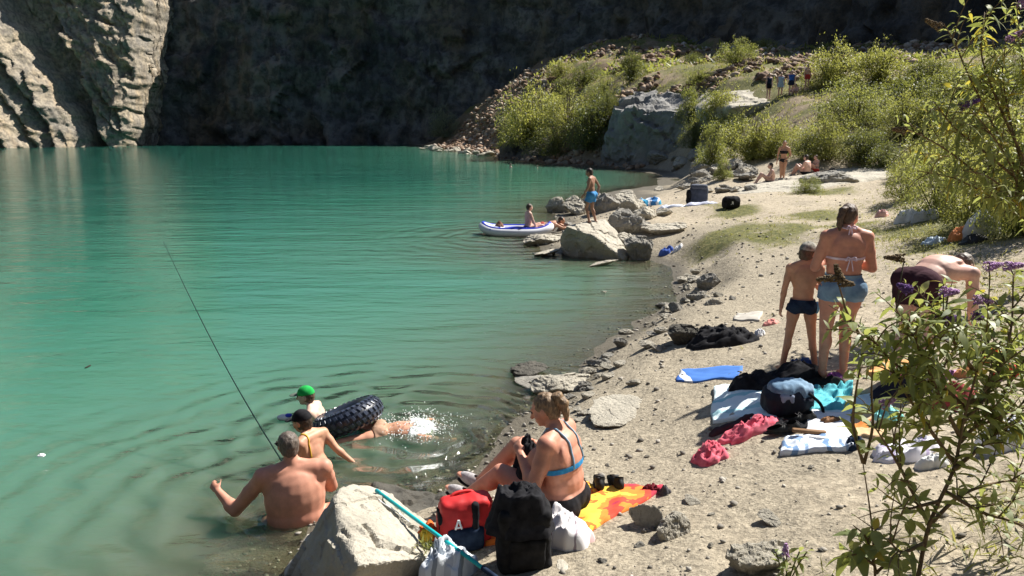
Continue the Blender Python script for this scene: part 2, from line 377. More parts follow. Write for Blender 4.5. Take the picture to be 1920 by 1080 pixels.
# ---------------------------------------------------------------- cliffs
def sheet(P, nu, nv):
    i = np.arange((nv-1)*nu).reshape(nv-1, nu)[:, :-1].ravel()
    return np.stack([i, i+1, i+nu+1, i+nu], -1)
def cliffmat(name, a, b, dark, warm, sc=.22, bmp=.7, bd=.35):
    m, nt = nodes(name); v = coords(nt)
    n1 = ntex(nt, v, sc, 7, .62, .3); n2 = ntex(nt, v, sc*7, 6, .66)
    col = ramp(nt, n1, [(.36, a), (.6, b)])
    col = mixc(nt, ramp(nt, ntex(nt, coords(nt, 'Object', (1, 1, .45)), sc*1.7, 5), [(.5, (0, 0, 0)), (.66, (.7, .7, .7))]), col, warm)
    col = mixc(nt, ramp(nt, n2, [(.42, (1, 1, 1)), (.56, (0, 0, 0))]), col, mixc(nt, .6, col, dark))
    st = ntex(nt, coords(nt, 'Object', (1.6, 1.6, .16)), sc*3, 5, .6)
    col = mixc(nt, ramp(nt, st, [(.56, (0, 0, 0)), (.72, (.65, .65, .65))]), col, dark)
    h = bump(nt, n2, bmp, bd); h = bump(nt, ntex(nt, v, sc*26, 5, .7), bmp, bd*.4, h)
    finish(nt, col, .9, h, .15); return m
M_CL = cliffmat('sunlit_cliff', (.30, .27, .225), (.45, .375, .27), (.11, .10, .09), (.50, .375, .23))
M_CF = cliffmat('shaded_cliff', (.058, .060, .064), (.19, .182, .165), (.024, .025, .027), (.16, .125, .08), .085, .9, .7)  # cliff rock with the far wall's shade put into a darker colour
def left_cliff():
    X = np.arange(-108, -58, .14); Z = np.arange(-3, 52, .2); XX, ZZ = np.meshgrid(X, Z)
    p = np.stack([XX, ZZ, 0*XX], -1)
    q = XX+.48*ZZ+fbm(p*.09, 3, 2)*.9+fbm(p*.5, 3, 4)*.35      # bedding dips down to the right
    L = 103+.86*(XX+100)+.30*ZZ; Y = L.copy()
    for e, j in zip([-95, -92, -89, -86, -82.6, -79.6, -76.9, -74.3], [1.6, 2.4, 1.6, 2.6, 2.0, 2.8, 1.5, 2.2]):
        w = 1+.6*fbm(p*.2+e, 2, 8); Y = Y-j*w*sstep(e, e+.3, q)+j*w*sstep(e+.3, e+2.9, q)   # beds stepping forward, then falling back
    k = sstep(-71.6, -71.2, q)                                  # main slab edge, recess behind it
    rx = XX+.30*ZZ+fbm(p*.22, 3, 6)*.8
    b2 = sstep(-69.9, -68.9, rx)*k                              # second buttress
    Y = np.where(k > 0, L+k*(6.5-.3*np.clip(q+71, 0, 12)), Y)-b2*(5.2+1.2*fbm(p*.35, 3, 12))
    edge = -67.0+fbm(np.stack([ZZ*.25, 0*ZZ, 0*ZZ], -1), 4, 15)*.9+.08*ZZ
    Y = Y+np.clip(XX-edge, 0, 1)*5
    pz = np.stack([XX*.6+ZZ*.28, ZZ*.30-XX*.1, 0*XX], -1)
    u = (XX+.48*ZZ)*.30+.25*fbm(p*.3, 2, 18); v = (ZZ*.9-.43*XX)*.11
    Y = Y-1.5*facet(u, v, 19, 1.1)*(.55+.7*b2)-.75*facet(u*2.3+5, v*2.6, 29, 1.0)*(.7+.6*b2)-.33*facet(u*5.5, v*7, 39, 1.0)-.16*fbm(p*2.4, 3, 29)
    XX = np.minimum(XX+.4*fbm(pz*2, 3, 33), edge+.8)
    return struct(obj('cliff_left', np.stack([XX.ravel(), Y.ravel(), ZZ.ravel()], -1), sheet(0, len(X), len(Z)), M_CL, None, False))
left_cliff()
def wall(name, P, htop, seed, step=.55, low=()):
    P = np.array(P, float); Pd = np.array(spline([(*p, 0) for p in P], 500))[:, :2]
    L = np.r_[0, np.cumsum(np.hypot(*np.diff(Pd, axis=0).T))]
    S = np.arange(0, L[-1], step); bx = np.interp(S, L, Pd[:, 0]); by = np.interp(S, L, Pd[:, 1])
    tx = np.gradient(bx); ty = np.gradient(by); l = np.hypot(tx, ty); nx, ny = ty/l, -tx/l
    Z = np.arange(-3, htop, step); SS, ZZ = np.meshgrid(S, Z); p = np.stack([SS, ZZ, 0*SS], -1)
    uw = fbm(p*.12, 3, seed+3)*.5; d = 1.5*fbm(p*np.array([.10, .05, 1]), 4, seed+1, .55, True)+2.4*facet(SS*.13+uw, ZZ*.075+uw*.6, seed+5, 1.0)+1.1*facet(SS*.36+uw, ZZ*.16, seed+15, 1.0)+.5*facet(SS*.9, ZZ*.45, seed+25, .9)+.25*fbm(p*.7, 3, seed+7)
    zl = ZZ/5.2+1.1*fbm(p*.045, 3, seed+9)+.02*SS; fr_ = zl-np.floor(zl)
    d = d-.05*ZZ-.9*(np.floor(zl)+sstep(.8, 1, fr_))+.5*fbm(p*np.array([.35, .12, 1]), 4, seed+13, .55, True)
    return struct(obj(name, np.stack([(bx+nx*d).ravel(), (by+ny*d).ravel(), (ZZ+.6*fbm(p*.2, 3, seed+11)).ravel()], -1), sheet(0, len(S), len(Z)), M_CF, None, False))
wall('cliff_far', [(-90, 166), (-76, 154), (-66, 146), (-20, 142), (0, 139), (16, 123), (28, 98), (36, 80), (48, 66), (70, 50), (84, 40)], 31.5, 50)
# unseen quarry walls, added to block low sky and deepen the shade
wall('sky_blocker_right', [(82, 41), (88, 20), (80, -10), (55, -34), (20, -46)], 40, 150, 1.2)
wall('sky_blocker_behind', [(22, -46), (-20, -50), (-60, -36), (-92, 0), (-112, 50), (-116, 96)], 40, 250, 1.2)
# ---------------------------------------------------------------- rocks
def hull(pts, vox=.05, rough=.04, fr=2.5, seed=0, smooth=2, bands=0, cracks=()):
    bm = bmesh.new()
    for p in pts: bm.verts.new(p)
    bmesh.ops.convex_hull(bm, input=bm.verts[:])
    for v in [v for v in bm.verts if not v.link_faces]: bm.verts.remove(v)
    bm.verts.index_update(); V = [tuple(v.co) for v in bm.verts]; Fc = [[v.index for v in f.verts] for f in bm.faces]; bm.free()
    me = remesh([(V, Fc)], vox, smooth, .4)
    V = vco(me); n = vno(me)
    d = rough*(.55*fbm(V*fr*2, 4, seed)+1.15*facet3(V*fr*.75+seed, seed+3)+.5*facet3(V*fr*2.1+seed, seed+13))
    if bands: d = d-bands*np.abs(np.sin(fbm(V*1.2, 2, seed+9)*2+V[:, 2]*14))*.6
    for pl, w_, dp in cracks:
        for a, b in zip(pl[:-1], pl[1:]):
            a = np.array(tuple(a)); e = np.array(tuple(b))-a; t = np.clip(((V-a)@e)/(e@e), 0, 1); q = np.linalg.norm(V-a-t[:, None]*e, axis=1); d = d-dp*np.exp(-(q/w_)**2)
    setco(me, V+n*d[:, None]); return me
def rockproto(seed, planes=8, vox=.055):
    r = np.random.default_rng(seed); d = r.normal(size=(planes, 3)); d /= np.linalg.norm(d, axis=1)[:, None]
    dirs = r.normal(size=(420, 3)); dirs /= np.linalg.norm(dirs, axis=1)[:, None]; off = r.uniform(.5, 1, planes)
    q = dirs@d.T; rad = np.min(np.where(q > .05, off/np.maximum(q, .05), 9), axis=1).clip(.3, 1.5)
    return hull(dirs*rad[:, None]*np.array([1, .8, .62]), vox, .085, 2.6, seed, 0)
RP = [rockproto(100+i) for i in range(7)]
for i, me in enumerate(RP): me.materials.append([M_ROCK, M_ROCK2, M_ROCK][i % 3])
def rock_at(px, py, w, hgt=.6, dep=.8, k=0, rz=0, tilt=(0, 0), sink=.25, label=None, group=None, name='stone', m=None, z=None):
    """stone whose foot is seen at a pixel; w in photo pixels"""
    p = gp(px, py) if z is None else gz(px, py, z); zc = p.y*CT-(p.z-CH)*ST; W = w/FPX*zc/2
    me = RP[k % len(RP)]
    if m: me = me.copy(); me.materials.clear(); me.materials.append(m)
    o = bpy.data.objects.new(name, me); COL.objects.link(o)
    o.scale = (W, W*dep/.8, W*hgt/.62); o.rotation_euler = (tilt[0], tilt[1], rz); o.location = (p.x, p.y+W*dep*.6, p.z+W*hgt*(1-2*sink)*.75)
    return tag(o, label, 'rock', group)
def rock_hull(name, label, pts, m, vox=.05, rough=.04, fr=2.5, seed=0, smooth=1, bands=0, cat='rock', group=None, cracks=()):
    c = sum((Vector(p) for p in pts), Vector())/len(pts)
    o = link(name, hull([Vector(p)-c for p in pts], vox, rough, fr, seed, smooth, bands, [([Vector(q)-c for q in pl], w_, dp) for pl, w_, dp in cracks]), m); o.location = c
    return tag(o, label, cat, group) if label else o
# the big foreground boulder: pale top face, dark side to the water
bp = [gy(636, 918, 4.75), gy(662, 905, 4.95), gy(700, 911, 5.1), gy(748, 940, 5.05), gy(800, 985, 4.8), gy(828, 1003, 4.65), gy(806, 1046, 4.28), gy(745, 1050, 4.12), gy(672, 1060, 3.97), gy(632, 1002, 4.3), gy(626, 938, 4.62)]
bp += [gz(592, 985, 0)+Vector((.03, -.1, 0)), gz(532, 1078, 0), Vector((-1.25, 4.25, -.1)), Vector((-1.0, 4.15, -.1)), Vector((-.5, 4.4, .1)), Vector((-.42, 4.75, .1)), Vector((-.8, 5.2, 0)), Vector((-1.2, 5.1, -.1))]
def hitter(pts):
    bm = bmesh.new()
    for p in pts: bm.verts.new(p)
    bmesh.ops.convex_hull(bm, input=bm.verts[:]); t = BVHTree.FromBMesh(bm); bm.free()
    def f(px, py, up=0):
        r = ray(px, py).normalized(); h_ = t.ray_cast(Vector((0, 0, CH)), r)[0]
        return (h_ if h_ else gz(px, py, .35))+Vector((0, 0, up))
    return f
BH = hitter(bp)
CRK = [([BH(*p) for p in pl], w_, d_) for pl, w_, d_ in [([(682, 985), (697, 1003), (712, 1022), (745, 1030)], .010, .035), ([(716, 942), (740, 968), (770, 990), (795, 1008)], .009, .03), ([(775, 1035), (792, 1041)], .012, .03), ([(640, 995), (652, 1004)], .012, .025)]]
BIG = rock_hull('boulder', 'big pale boulder with a dark side at the water beside the red backpack', bp, M_ROCK, .017, .026, 3.4, 5, 1, cracks=CRK)
rock_hull('boulder', 'dark wet rock just behind the big pale foreground boulder', [gy(700,905,5.7), gy(740,912,5.75), gy(785,945,5.5), gy(800,985,5.2), gy(700,940,5.4), gz(700,945,0), Vector((-1.0,5.8,-.1)), Vector((-.5,5.2,.1)), Vector((-.55,5.75,.1)), Vector((-.9,5.4,0))], M_WETROCK, .025, .03, 4, 8)
rock_hull('rock', 'low tan rock under the water shoes of the seated woman', [gy(790,945,5.6), gy(840,930,5.75), gy(860,960,5.4), gy(800,990,5.2), gy(850,1000,5.1), Vector((-.7,5.8,0)), Vector((-.4,5.8,0)), Vector((-.35,5.2,.1)), Vector((-.6,5.1,.1))], M_ROCK, .025, .025, 4, 9)
rock_hull('flat_rock', 'smooth pale rock half buried at the bottom edge beside the black box', [gy(1085,1010,4.6), gy(1160,990,4.75), gy(1185,1030,4.5), gy(1190,1085,4.0), gy(1050,1085,3.95), gy(1040,1050,4.2), Vector((.2,3.5,.2)), Vector((.75,3.5,.2)), Vector((.25,4.6,.25)), Vector((.75,4.7,.25))], M_ROCK, .025, .012, 2, 10, 3)
# promontory with the standing boy
Yb = 17.9
rock_hull('boulder', 'largest pale boulder of the promontory, under the boy in blue shorts',
  [gy(1062,424,Yb+.25), gy(1100,415,Yb+1.0), gy(1124,424,Yb+1.1), gy(1135,411,Yb+1.3), gy(1158,440,Yb+1.0), gy(1178,478,Yb+.1), gy(1168,486,Yb-.3), gy(1112,442,Yb-.15), gy(1050,445,Yb+.5), Vector((2.9,Yb+1.8,0)), Vector((1.3,Yb+1.8,0)), Vector((1.4,Yb+.5,-.4)), Vector((2.1,Yb+.35,-.4)), Vector((2.75,Yb-.05,-.4))], M_ROCK, .035, .06, 2.0, 21)
PR = [(1140,400,66,.75,.9,1,.3,'brownish angular rock behind the boy on the promontory',M_ROCK2),(1082,402,48,.8,.8,3,1.2,'white angular rock left of the boy on the promontory',M_ROCK),(1042,398,48,.75,.7,4,2.2,'small pale rock at the left end of the promontory jumble',M_ROCK),(1028,458,66,.35,.8,2,.4,'low flat pale rock at the water left of the largest promontory boulder',M_ROCK),(1020,480,56,.2,.7,5,.9,'pinkish rock almost awash at the promontory foot',M_ROCK),(1122,500,62,.16,.6,0,.2,'whitish flat rock barely above the water in front of the promontory',M_ROCK),(1200,486,58,.75,.8,6,.5,'grey pointed rock right of the largest promontory boulder',M_ROCK2),(1168,440,80,.7,.8,4,2.8,'dark faced rock between the boy and the beach',M_ROCK2),(1180,462,64,.45,.8,2,1.4,'pale wedge of rock behind the grey pointed rock',M_ROCK),(1238,438,76,.4,.7,5,.1,'cream flat rock on the sand edge of the promontory',M_ROCK),(1215,412,60,.45,.8,1,2.5,'tan rock above the cream flat rock of the promontory',M_ROCK),(1178,384,50,.5,.8,3,.8,'white squarish rock beside the blue towels',M_ROCK),(1112,386,44,.6,.8,6,1.9,'small grey rock behind the boy\'s legs',M_ROCK2),(1250,408,44,.4,.8,0,.9,'rounded tan rock at the grass edge',M_ROCK),(1064,430,40,.5,.8,1,3.1,'grey rock between inflatable and largest promontory boulder',M_ROCK2),(1192,402,54,.6,.8,4,4.0,'light rock below the blue towels',M_ROCK)]
for x, y, w, h, d, k, rz, lab, mm in PR: rock_at(x, y, w, h, d, k, rz, (random.uniform(-.2, .2), random.uniform(-.25, .25)), .2, lab, None, 'rock', mm)
# shore rocks nearer by
for x, y, w, h, d, k, rz, lab, mm in [(1062,735,96,.36,.8,2,.5,'flat topped grey slab with a dark face at the waterline above the seated woman',M_ROCK),(985,708,72,.34,.8,5,1.0,'dark wet rock lying in the shallows',M_WETROCK),(1000,722,90,.14,.9,0,2.0,'thin flat slab awash in the shallows',M_ROCK2),(1165,784,120,.14,.9,3,.4,'low broad slab half buried in gravel behind the seated woman',M_ROCK),(1290,648,62,.6,.8,6,.3,'dark pointed stone left of the black clothes heap',M_WETROCK),(1340,532,48,.75,.8,1,.7,'grey pointed stone on the sand above the black clothes',M_ROCK2),(1262,998,66,.75,.8,4,.8,'squarish pale stone beside the corner of the orange towel',M_ROCK),(1212,985,54,1.0,.6,2,2.9,'upright split stone touching the orange towel edge',M_ROCK),(1412,1075,112,.75,.6,5,.2,'leaning slab with a pale face and dark left side near the bottom edge',M_ROCK),(1448,978,44,.4,.8,3,1.1,'rounded tan stone on the sand near the purple buddleia sprig',M_ROCK),(1300,942,40,.3,.8,0,1.7,'small cream stone right of the towel corner',M_ROCK)]:
    rock_at(x, y, w, h, d, k, rz, (0, 0), .22, lab, None, 'stone', mm)
# outcrop, bank and ledges across the bay
struct(rock_hull('rock_outcrop', None, [gy(1126,316,62), gy(1142,262,61.5), gy(1176,206,60), gy(1210,316,58.5), gy(1292,304,56), gy(1292,204,56.5), gy(1160,166,70), gy(1310,162,70), gy(1335,180,66), gy(1335,260,60), Vector((7.5,63,-1)), Vector((10.5,58.5,-1)), Vector((14,70,0)), Vector((9,74,0))], rockmat('outcrop_rock', (.22,.22,.215), (.36,.345,.32), (.11,.11,.11), .3, .8, .2), .22, .6, .45, 31, 1))
struct(rock_hull('rock_bank', None, [gy(935,298,78), gy(940,270,80), gy(960,245,83), gy(1050,240,79), gy(1130,250,68), gy(1135,313,62.5), gy(1040,309,66.5), Vector((-1.5,79,-1)), Vector((7.5,63,-1)), Vector((3,67.5,-1)), Vector((10,78,0)), Vector((0,90,0)), gy(1000,236,92)], M_CF, .25, .4, .4, 33, 2))
struct(rock_hull('rock_ledge', None, [gy(1300,200,57), gy(1318,166,62), gy(1360,150,62), gy(1455,146,60), gy(1474,172,51), gy(1440,192,48.5), gy(1370,200,48.5), gy(1320,206,53), Vector((14,55,2)), Vector((18,50,2)), Vector((20,60,2))], M_ROCK, .16, .18, .5, 35, 2))
struct(rock_hull('sunbathing_ledge', None, [gy(1372,362,27.0), gy(1400,342,29.5), gy(1450,338,30.5), gy(1545,322,31), gy(1660,303,31.5), gy(1690,322,28), gy(1600,352,26.5), gy(1470,366,25.2), Vector((8.6,27,.2)), Vector((14.5,27,.4)), Vector((15,31,.6))], M_ROCK, .1, .08, .7, 37, 3))
rock_at(1575, 352, 120, .3, .6, 1, .3, (0, 0), .2, 'dark grey slab of rock on the far sunbathing ledge', None, 'rock', M_ROCK2)
rock_at(1605, 340, 70, .2, .6, 3, .9, (0, 0), .2, 'pale thin slab on the far sunbathing ledge', None, 'rock', M_ROCK)
# jumbled shore rocks towards the outcrop
sr = np.random.default_rng(5)
for i in range(46):
    x = sr.uniform(1232, 1420); y = sr.uniform(296, 362) if x < 1340 else sr.uniform(318, 362)
    rock_at(x, y, sr.uniform(14, 44), sr.uniform(.4, .7), .8, i, sr.uniform(0, 6), (sr.uniform(-.3, .3), sr.uniform(-.3, .3)), .15, 'grey angular rock jumbled along the far shore below the bushes', 'rocks jumbled along the far shore', 'rock', [M_ROCK, M_ROCK2, M_ROCK2][i % 3])
for i in range(26):
    x = sr.uniform(790, 940); rock_at(x, 276+(x-780)*.12+sr.uniform(-3, 3), sr.uniform(8, 22), sr.uniform(.4, .6), .8, i, sr.uniform(0, 6), (0, 0), .2, 'pale rock at the waterline below the rubble slope', 'rocks at the waterline below the rubble slope', 'rock', M_ROCK)
for i in range(96):
    if i < 70:
        t = sr.uniform(0, 1); sx = np.interp(t, [0, .25, .5, .75, 1], [1010, 1110, 1190, 1270, 1275])+abs(sr.normal(8, 55)); sy = np.interp(t, [0, .25, .5, .75, 1], [790, 690, 610, 565, 505])
    else: sx, sy = sr.uniform(1130, 1560), sr.uniform(520, 1075)
    if 1255 < sx < 1560 and 590 < sy < 880: continue
    rock_at(sx, sy, sr.uniform(8, 34) if i < 70 else sr.uniform(6, 20), sr.uniform(.3, .65), .8, i, sr.uniform(0, 6), (0, 0), .25, 'small angular stone lying loose on the gravel beach', 'loose stones scattered over the beach', 'stone', [M_ROCK, M_ROCK, M_ROCK2][i % 3])
# pebbles and rubble nobody could count
ICO = bmesh.new(); bmesh.ops.create_icosphere(ICO, subdivisions=1, radius=1); ICO.verts.index_update()
IV = np.array([tuple(v.co) for v in ICO.verts]); IF = np.array([[v.index for v in f.verts] for f in ICO.faces]); ICO.free()
def pebbles(name, label, X, Y, R, mats, seed, flat=.55, lift=.25):
    r = np.random.default_rng(seed); n = len(X); Z = hz(X, Y)
    k = (Z > -.25); X, Y, R, Z = X[k], Y[k], R[k], Z[k]; n = len(X)
    d = r.uniform(.65, 1.25, (n, len(IV), 1)); s = r.uniform(.7, 1.3, (n, 1, 3))*np.array([1, .8, flat])
    V = IV[None]*d*s*R[:, None, None]; a = r.uniform(0, 6.28, n); c, ss = np.cos(a)[:, None], np.sin(a)[:, None]
    V = np.stack([V[..., 0]*c-V[..., 1]*ss, V[..., 0]*ss+V[..., 1]*c, V[..., 2]], -1)+np.stack([X, Y, Z+R*lift], -1)[:, None]
    Fc = (IF[None]+(np.arange(n)*len(IV))[:, None, None]).reshape(-1, 3)
    o = obj(name, V.reshape(-1, 3), Fc, mats, None, False, {'tint': np.repeat(r.uniform(0, 1, n), len(IV))})
    return stuff(o, label, 'gravel')
def tintmat(name, stops, rough=.9):
    m, nt = nodes(name); col = ramp(nt, at(nt, 'tint'), stops); v = coords(nt)
    col = mixc(nt, .4, col, mixc(nt, ntex(nt, v, 30, 4), col, (.1, .09, .08)), 'MIX')
    finish(nt, col, rough, bump(nt, ntex(nt, v, 60, 3), .4, .006), .2); return m
M_PEB = tintmat('pebble_tints', [(0, (.10, .09, .075)), (.3, (.22, .2, .17)), (.6, (.36, .33, .28)), (1, (.55, .51, .44))])
M_SCR = tintmat('rubble_tints', [(0, (.12, .075, .05)), (.35, (.30, .19, .12)), (.7, (.42, .31, .22)), (1, (.52, .46, .38))])
r = np.random.default_rng(11)
n = 30000; t = r.uniform(-.45, .85, n); Yp = np.exp(r.uniform(math.log(4.5), math.log(34), n))-2.5+1.2; Xp = t*(Yp+2.5)
sd = sdist(Xp, Yp); keep = (sd > -.5) & (r.uniform(0, 1, n) < np.clip(.14+.9*np.exp(-np.maximum(sd, 0)/(.35+.07*Yp)), 0, 1))
Xp, Yp, sd = Xp[keep], Yp[keep], sd[keep]
pebbles('gravel', 'grey and tan pebbles strewn thickly along the beach', Xp, Yp, (.006+.022*r.power(.45, len(Xp))**2.0)*(1+.05*Yp), M_PEB, 3)
n = 26000; Ys = r.uniform(40, 130, n); ts = r.uniform(-.16, .62, n); Xs = ts*Ys
kk = sdist(Xs, Ys) > .3; Xs, Ys = Xs[kk], Ys[kk]
dens = fbm(np.stack([Xs*.1, Ys*.1, 0*Xs], -1), 3, 71)+np.exp(-((Xs-(-2+.10*(Ys-100)))/6)**2)*1.1; kk = dens > .0+.3*(Ys < 58); Xs, Ys = Xs[kk], Ys[kk]
pebbles('scree', 'brown and pale rubble covering the slope below the far cliff', Xs, Ys, r.uniform(.1, .42, len(Xs))*r.uniform(.6, 1.5, len(Xs))*np.clip(Ys/85, .45, 1), M_SCR, 4, .7, .3)
# ---------------------------------------------------------------- people
def skinmat(name, c, red=(.50, .22, .17)):
    m, nt = nodes('skin_'+name); v = coords(nt)
    n = ntex(nt, v, 7, 6, .68); col = ramp(nt, n, [(.3, sh(c, .76)), (.68, sh(c, 1.15))])
    col = mixc(nt, ramp(nt, ntex(nt, v, 3.1, 3), [(.5, (0, 0, 0)), (.7, (.45, .45, .45))]), col, red)
    finish(nt, col, .52, bump(nt, ntex(nt, v, 160, 2), .12, .002), .35); return m
SK = dict(tan=skinmat('tan', (.54, .29, .18)), pale=skinmat('pale', (.66, .46, .36), (.58, .33, .26)), burnt=skinmat('burnt', (.58, .275, .185), (.54, .185, .135)), pink=skinmat('pink', (.62, .39, .31), (.58, .29, .24)), brown=skinmat('brown', (.36, .2, .135), (.34, .17, .12)))
def hairmat(name, a, b):
    m, nt = nodes('hair_'+name); v = coords(nt, 'Object', (1, 1, .25)); n = ntex(nt, v, 90, 4, .6, .6)
    finish(nt, ramp(nt, n, [(.3, a), (.7, b)]), .5, bump(nt, n, .9, .006), .4); return m
HR = dict(dark=hairmat('dark', (.02, .014, .01), (.07, .045, .03)), brown=hairmat('brown', (.05, .03, .02), (.16, .10, .065)), blond=hairmat('blond', (.085, .05, .03), (.34, .225, .125)), grey=hairmat('grey', (.05, .038, .03), (.20, .16, .13)))
M_EYE = pm('eye_dark', (.02, .015, .012), .2, .1, 5, 0)
def V3(p): return Vector(p)
STAND = dict(P=(0, 0, .95), C=(0, .005, 1.24), N=(0, -.01, 1.46), H=(0, .02, 1.615), hf=(0, 1, 0), hu=(0, 0, 1),
  sL=(-.185, 0, 1.405), eL=(-.235, -.01, 1.12), wL=(-.245, .05, .87), hipL=(-.09, 0, .92), kL=(-.1, .015, .5), aL=(-.1, -.02, .08), tL=(-.12, .14, .03),
  sR=(.185, 0, 1.405), eR=(.235, -.01, 1.12), wR=(.245, .05, .87), hipR=(.09, 0, .92), kR=(.1, .015, .5), aR=(.1, -.02, .08), tR=(.12, .14, .03))
def hand(W, d, n, sgn, curl, parts, s=1.0):
    """palm, four bent fingers of unequal length and a thumb from the side of the palm"""
    d = Vector(d).normalized(); n = Vector(n); n = (n-d*n.dot(d)).normalized(); sd = d.cross(n)*sgn
    parts.append(ellip(W+d*.047*s, (.041*s, .052*s, .017*s), (sd, d, n)))
    for i, (o, L) in enumerate([(.030, .068), (.010, .078), (-.010, .072), (-.030, .056)]):
        p = W+d*(.088-.006*abs(i-1))*s+sd*o*s; a = curl*(.5+.08*i); dr = d
        for j, f in enumerate((.45, .32, .27)):
            dr = (d*math.cos(a)+n*math.sin(a)); q = p+dr*L*f*s
            parts.append(capsule(p, q, (.0098-.001*j)*s, (.0092-.001*j)*s, 8)); p = q; a += curl*.75
    p = W+d*.025*s+sd*.033*s; q = p+(d*.62+sd*.62+n*.45).normalized()*.042*s; r_ = q+(d*.85+sd*.2+n*(.4+.3*curl)).normalized()*.036*s
    parts.append(capsule(p, q, .0135*s, .0115*s, 8)); parts.append(capsule(q, r_, .0112*s, .0095*s, 8))
class Person:
    def __init__(s, label, loc, rotz, S=1.0, g=1.0, fem=False, skin='tan', vox=.009, hs=1.0, curl=.5, detail=True, anchor=None, **J):
        j = {k: V3(v) for k, v in {**STAND, **J}.items()}; s.j = j; s.g = g; s.vox = vox; s.S = S; s.hs = hs
        R = Matrix.Rotation(rotz, 4, 'Z')
        if anchor: loc = gy(*anchor)-R@(j['H']*S)
        s.loc = Vector(loc); s.R = R
        parts = []; s.frames(); P, C, Nk, H = j['P'], j['C'], j['N'], j['H']
        parts += s.torso(0)
        if g > 1.3: parts += [ellip(C-s.cf*.012, (.172*g, .122*g, .27), (s.cr, s.cf, s.cu)), ellip(P.lerp(C, .45)-s.cf*.006, (.165*g, .12*g, .22), (s.pr, s.pf, s.pu))]
        if fem:
            for q in (-1, 1): parts.append(ellip(C+s.cr*.075*q*g+s.cf*.09*g+s.cu*.03, (.07*g, .07*g, .075*g), (s.cr, s.cf, s.cu)))
        hf = j['hf'].normalized(); hu = j['hu']; hu = (hu-hf*hu.dot(hf)).normalized(); hr = hf.cross(hu); s.hf, s.hu, s.hr = hf, hu, hr; k = hs
        parts.append(capsule(Nk-s.cu*.02, H-hu*.05-hf*.02, .058*g**.5, .05*k, 14))
        parts += [ellip(H, (.075*k, .094*k, .102*k), (hr, hf, hu)), ellip(H+hf*.035*k-hu*.062*k, (.054*k, .056*k, .055*k), (hr, hf, hu)), ellip(H+hf*.07*k-hu*.098*k, (.022*k, .018*k, .016*k), (hr, hf, hu)),
          capsule(H+hf*.09*k+hu*.005*k, H+hf*.112*k-hu*.034*k, .010*k, .0165*k, 8), capsule(H+hf*.078*k-hr*.04*k+hu*.024*k, H+hf*.078*k+hr*.04*k+hu*.024*k, .014*k, .014*k, 8),
          ellip(H+hf*.087*k-hu*.064*k, (.027*k, .010*k, .011*k), (hr, hf, hu))]
        for q in (-1, 1): parts += [ellip(H+hr*.077*k*q-hf*.008*k-hu*.012*k, (.011*k, .021*k, .033*k), (hr, hf, hu), 10, 8), ellip(H+hr*.045*k*q+hf*.05*k-hu*.03*k, (.028*k, .03*k, .03*k), (hr, hf, hu))]
        for q, L in ((-1, 'L'), (1, 'R')):
            a, e, w_ = j['s'+L], j['e'+L], j['w'+L]; ga = g**.7
            parts += [ellip(a, (.062*ga, .062*ga, .062*ga)), capsule(a, e, .054*ga, .042*ga), capsule(e, w_, .043*ga, .029*ga**.5)]
            m_ = e.lerp(w_, .25); parts.append(ellip(m_, (.046*ga, .046*ga, .075), frame(w_-e)))
            m_ = a.lerp(e, .45); parts.append(ellip(m_, (.053*ga, .053*ga, .10), frame(e-a)))
            if detail: hand(w_, j.get('h'+L, w_-e), j.get('n'+L, -s.cr*q+s.cf*.3), -q if ('f'+L) in j else q*1.0, curl, parts, .97)
            else: parts.append(ellip(w_+(w_-e).normalized()*.07, (.04, .022, .085), frame(w_-e)))
            h_, kn, an, to = j['hip'+L], j['k'+L], j['a'+L], j['t'+L]
            parts += [capsule(h_, kn, .092*g, .058*ga), capsule(kn, an, .056*ga, .037)]
            m_ = h_.lerp(kn, .3); parts.append(ellip(m_, (.092*g, .092*g, .17), frame(kn-h_)))
            ba = (kn-an).normalized(); bk = (an-to); bk = (bk-ba*bk.dot(ba)).normalized()
            m_ = kn.lerp(an, .3)+bk*.018; parts.append(ellip(m_, (.052*ga, .054*ga, .11), frame(an-kn)))
            if detail or True:
                fd = (to-an); fd = fd.normalized(); parts += [capsule(an-ba*.02, an.lerp(to, .72)-ba*.012, .034, .029), ellip(an-ba*.035-fd*.03, (.033, .033, .036)), ellip(an.lerp(to, .85)-ba*.008, (.042, .05, .02), (ba.cross(fd), fd, ba) if ba.cross(fd).length > .3 else None)]
            parts.append(ellip(h_-s.pf*.055*g-s.pu*.02, (.088*g, .085*g, .095*g), (s.pr, s.pf, s.pu)))
        parts = [(np.asarray(V)*S, F) for V, F in parts]
        me = remesh(parts, vox, (7 if g < 1.3 else 24) if detail else 4, .5)
        s.o = link('person', me, SK[skin], None, True); tag(s.o, label, 'person')
        s.bvh = None
        for q in (-1, 1):
            if detail: s.part('eye', [ellip(H+hr*.031*k*q+hf*.0875*k+hu*.004*k, (.013*k, .010*k, .007*k), (hr, hf, hu), 10, 6)], M_EYE, raw=True)
        s.o.location = s.loc; s.o.rotation_euler = (0, 0, rotz)
    def frames(s):
        j = s.j
        s.pu = (j['C']-j['P']).normalized(); s.pr = (j['hipR']-j['hipL']).normalized(); s.pf = s.pu.cross(s.pr).normalized()
        s.cu = (j['N']-j['C']).normalized(); s.cr = (j['sR']-j['sL']).normalized(); s.cf = s.cu.cross(s.cr).normalized()
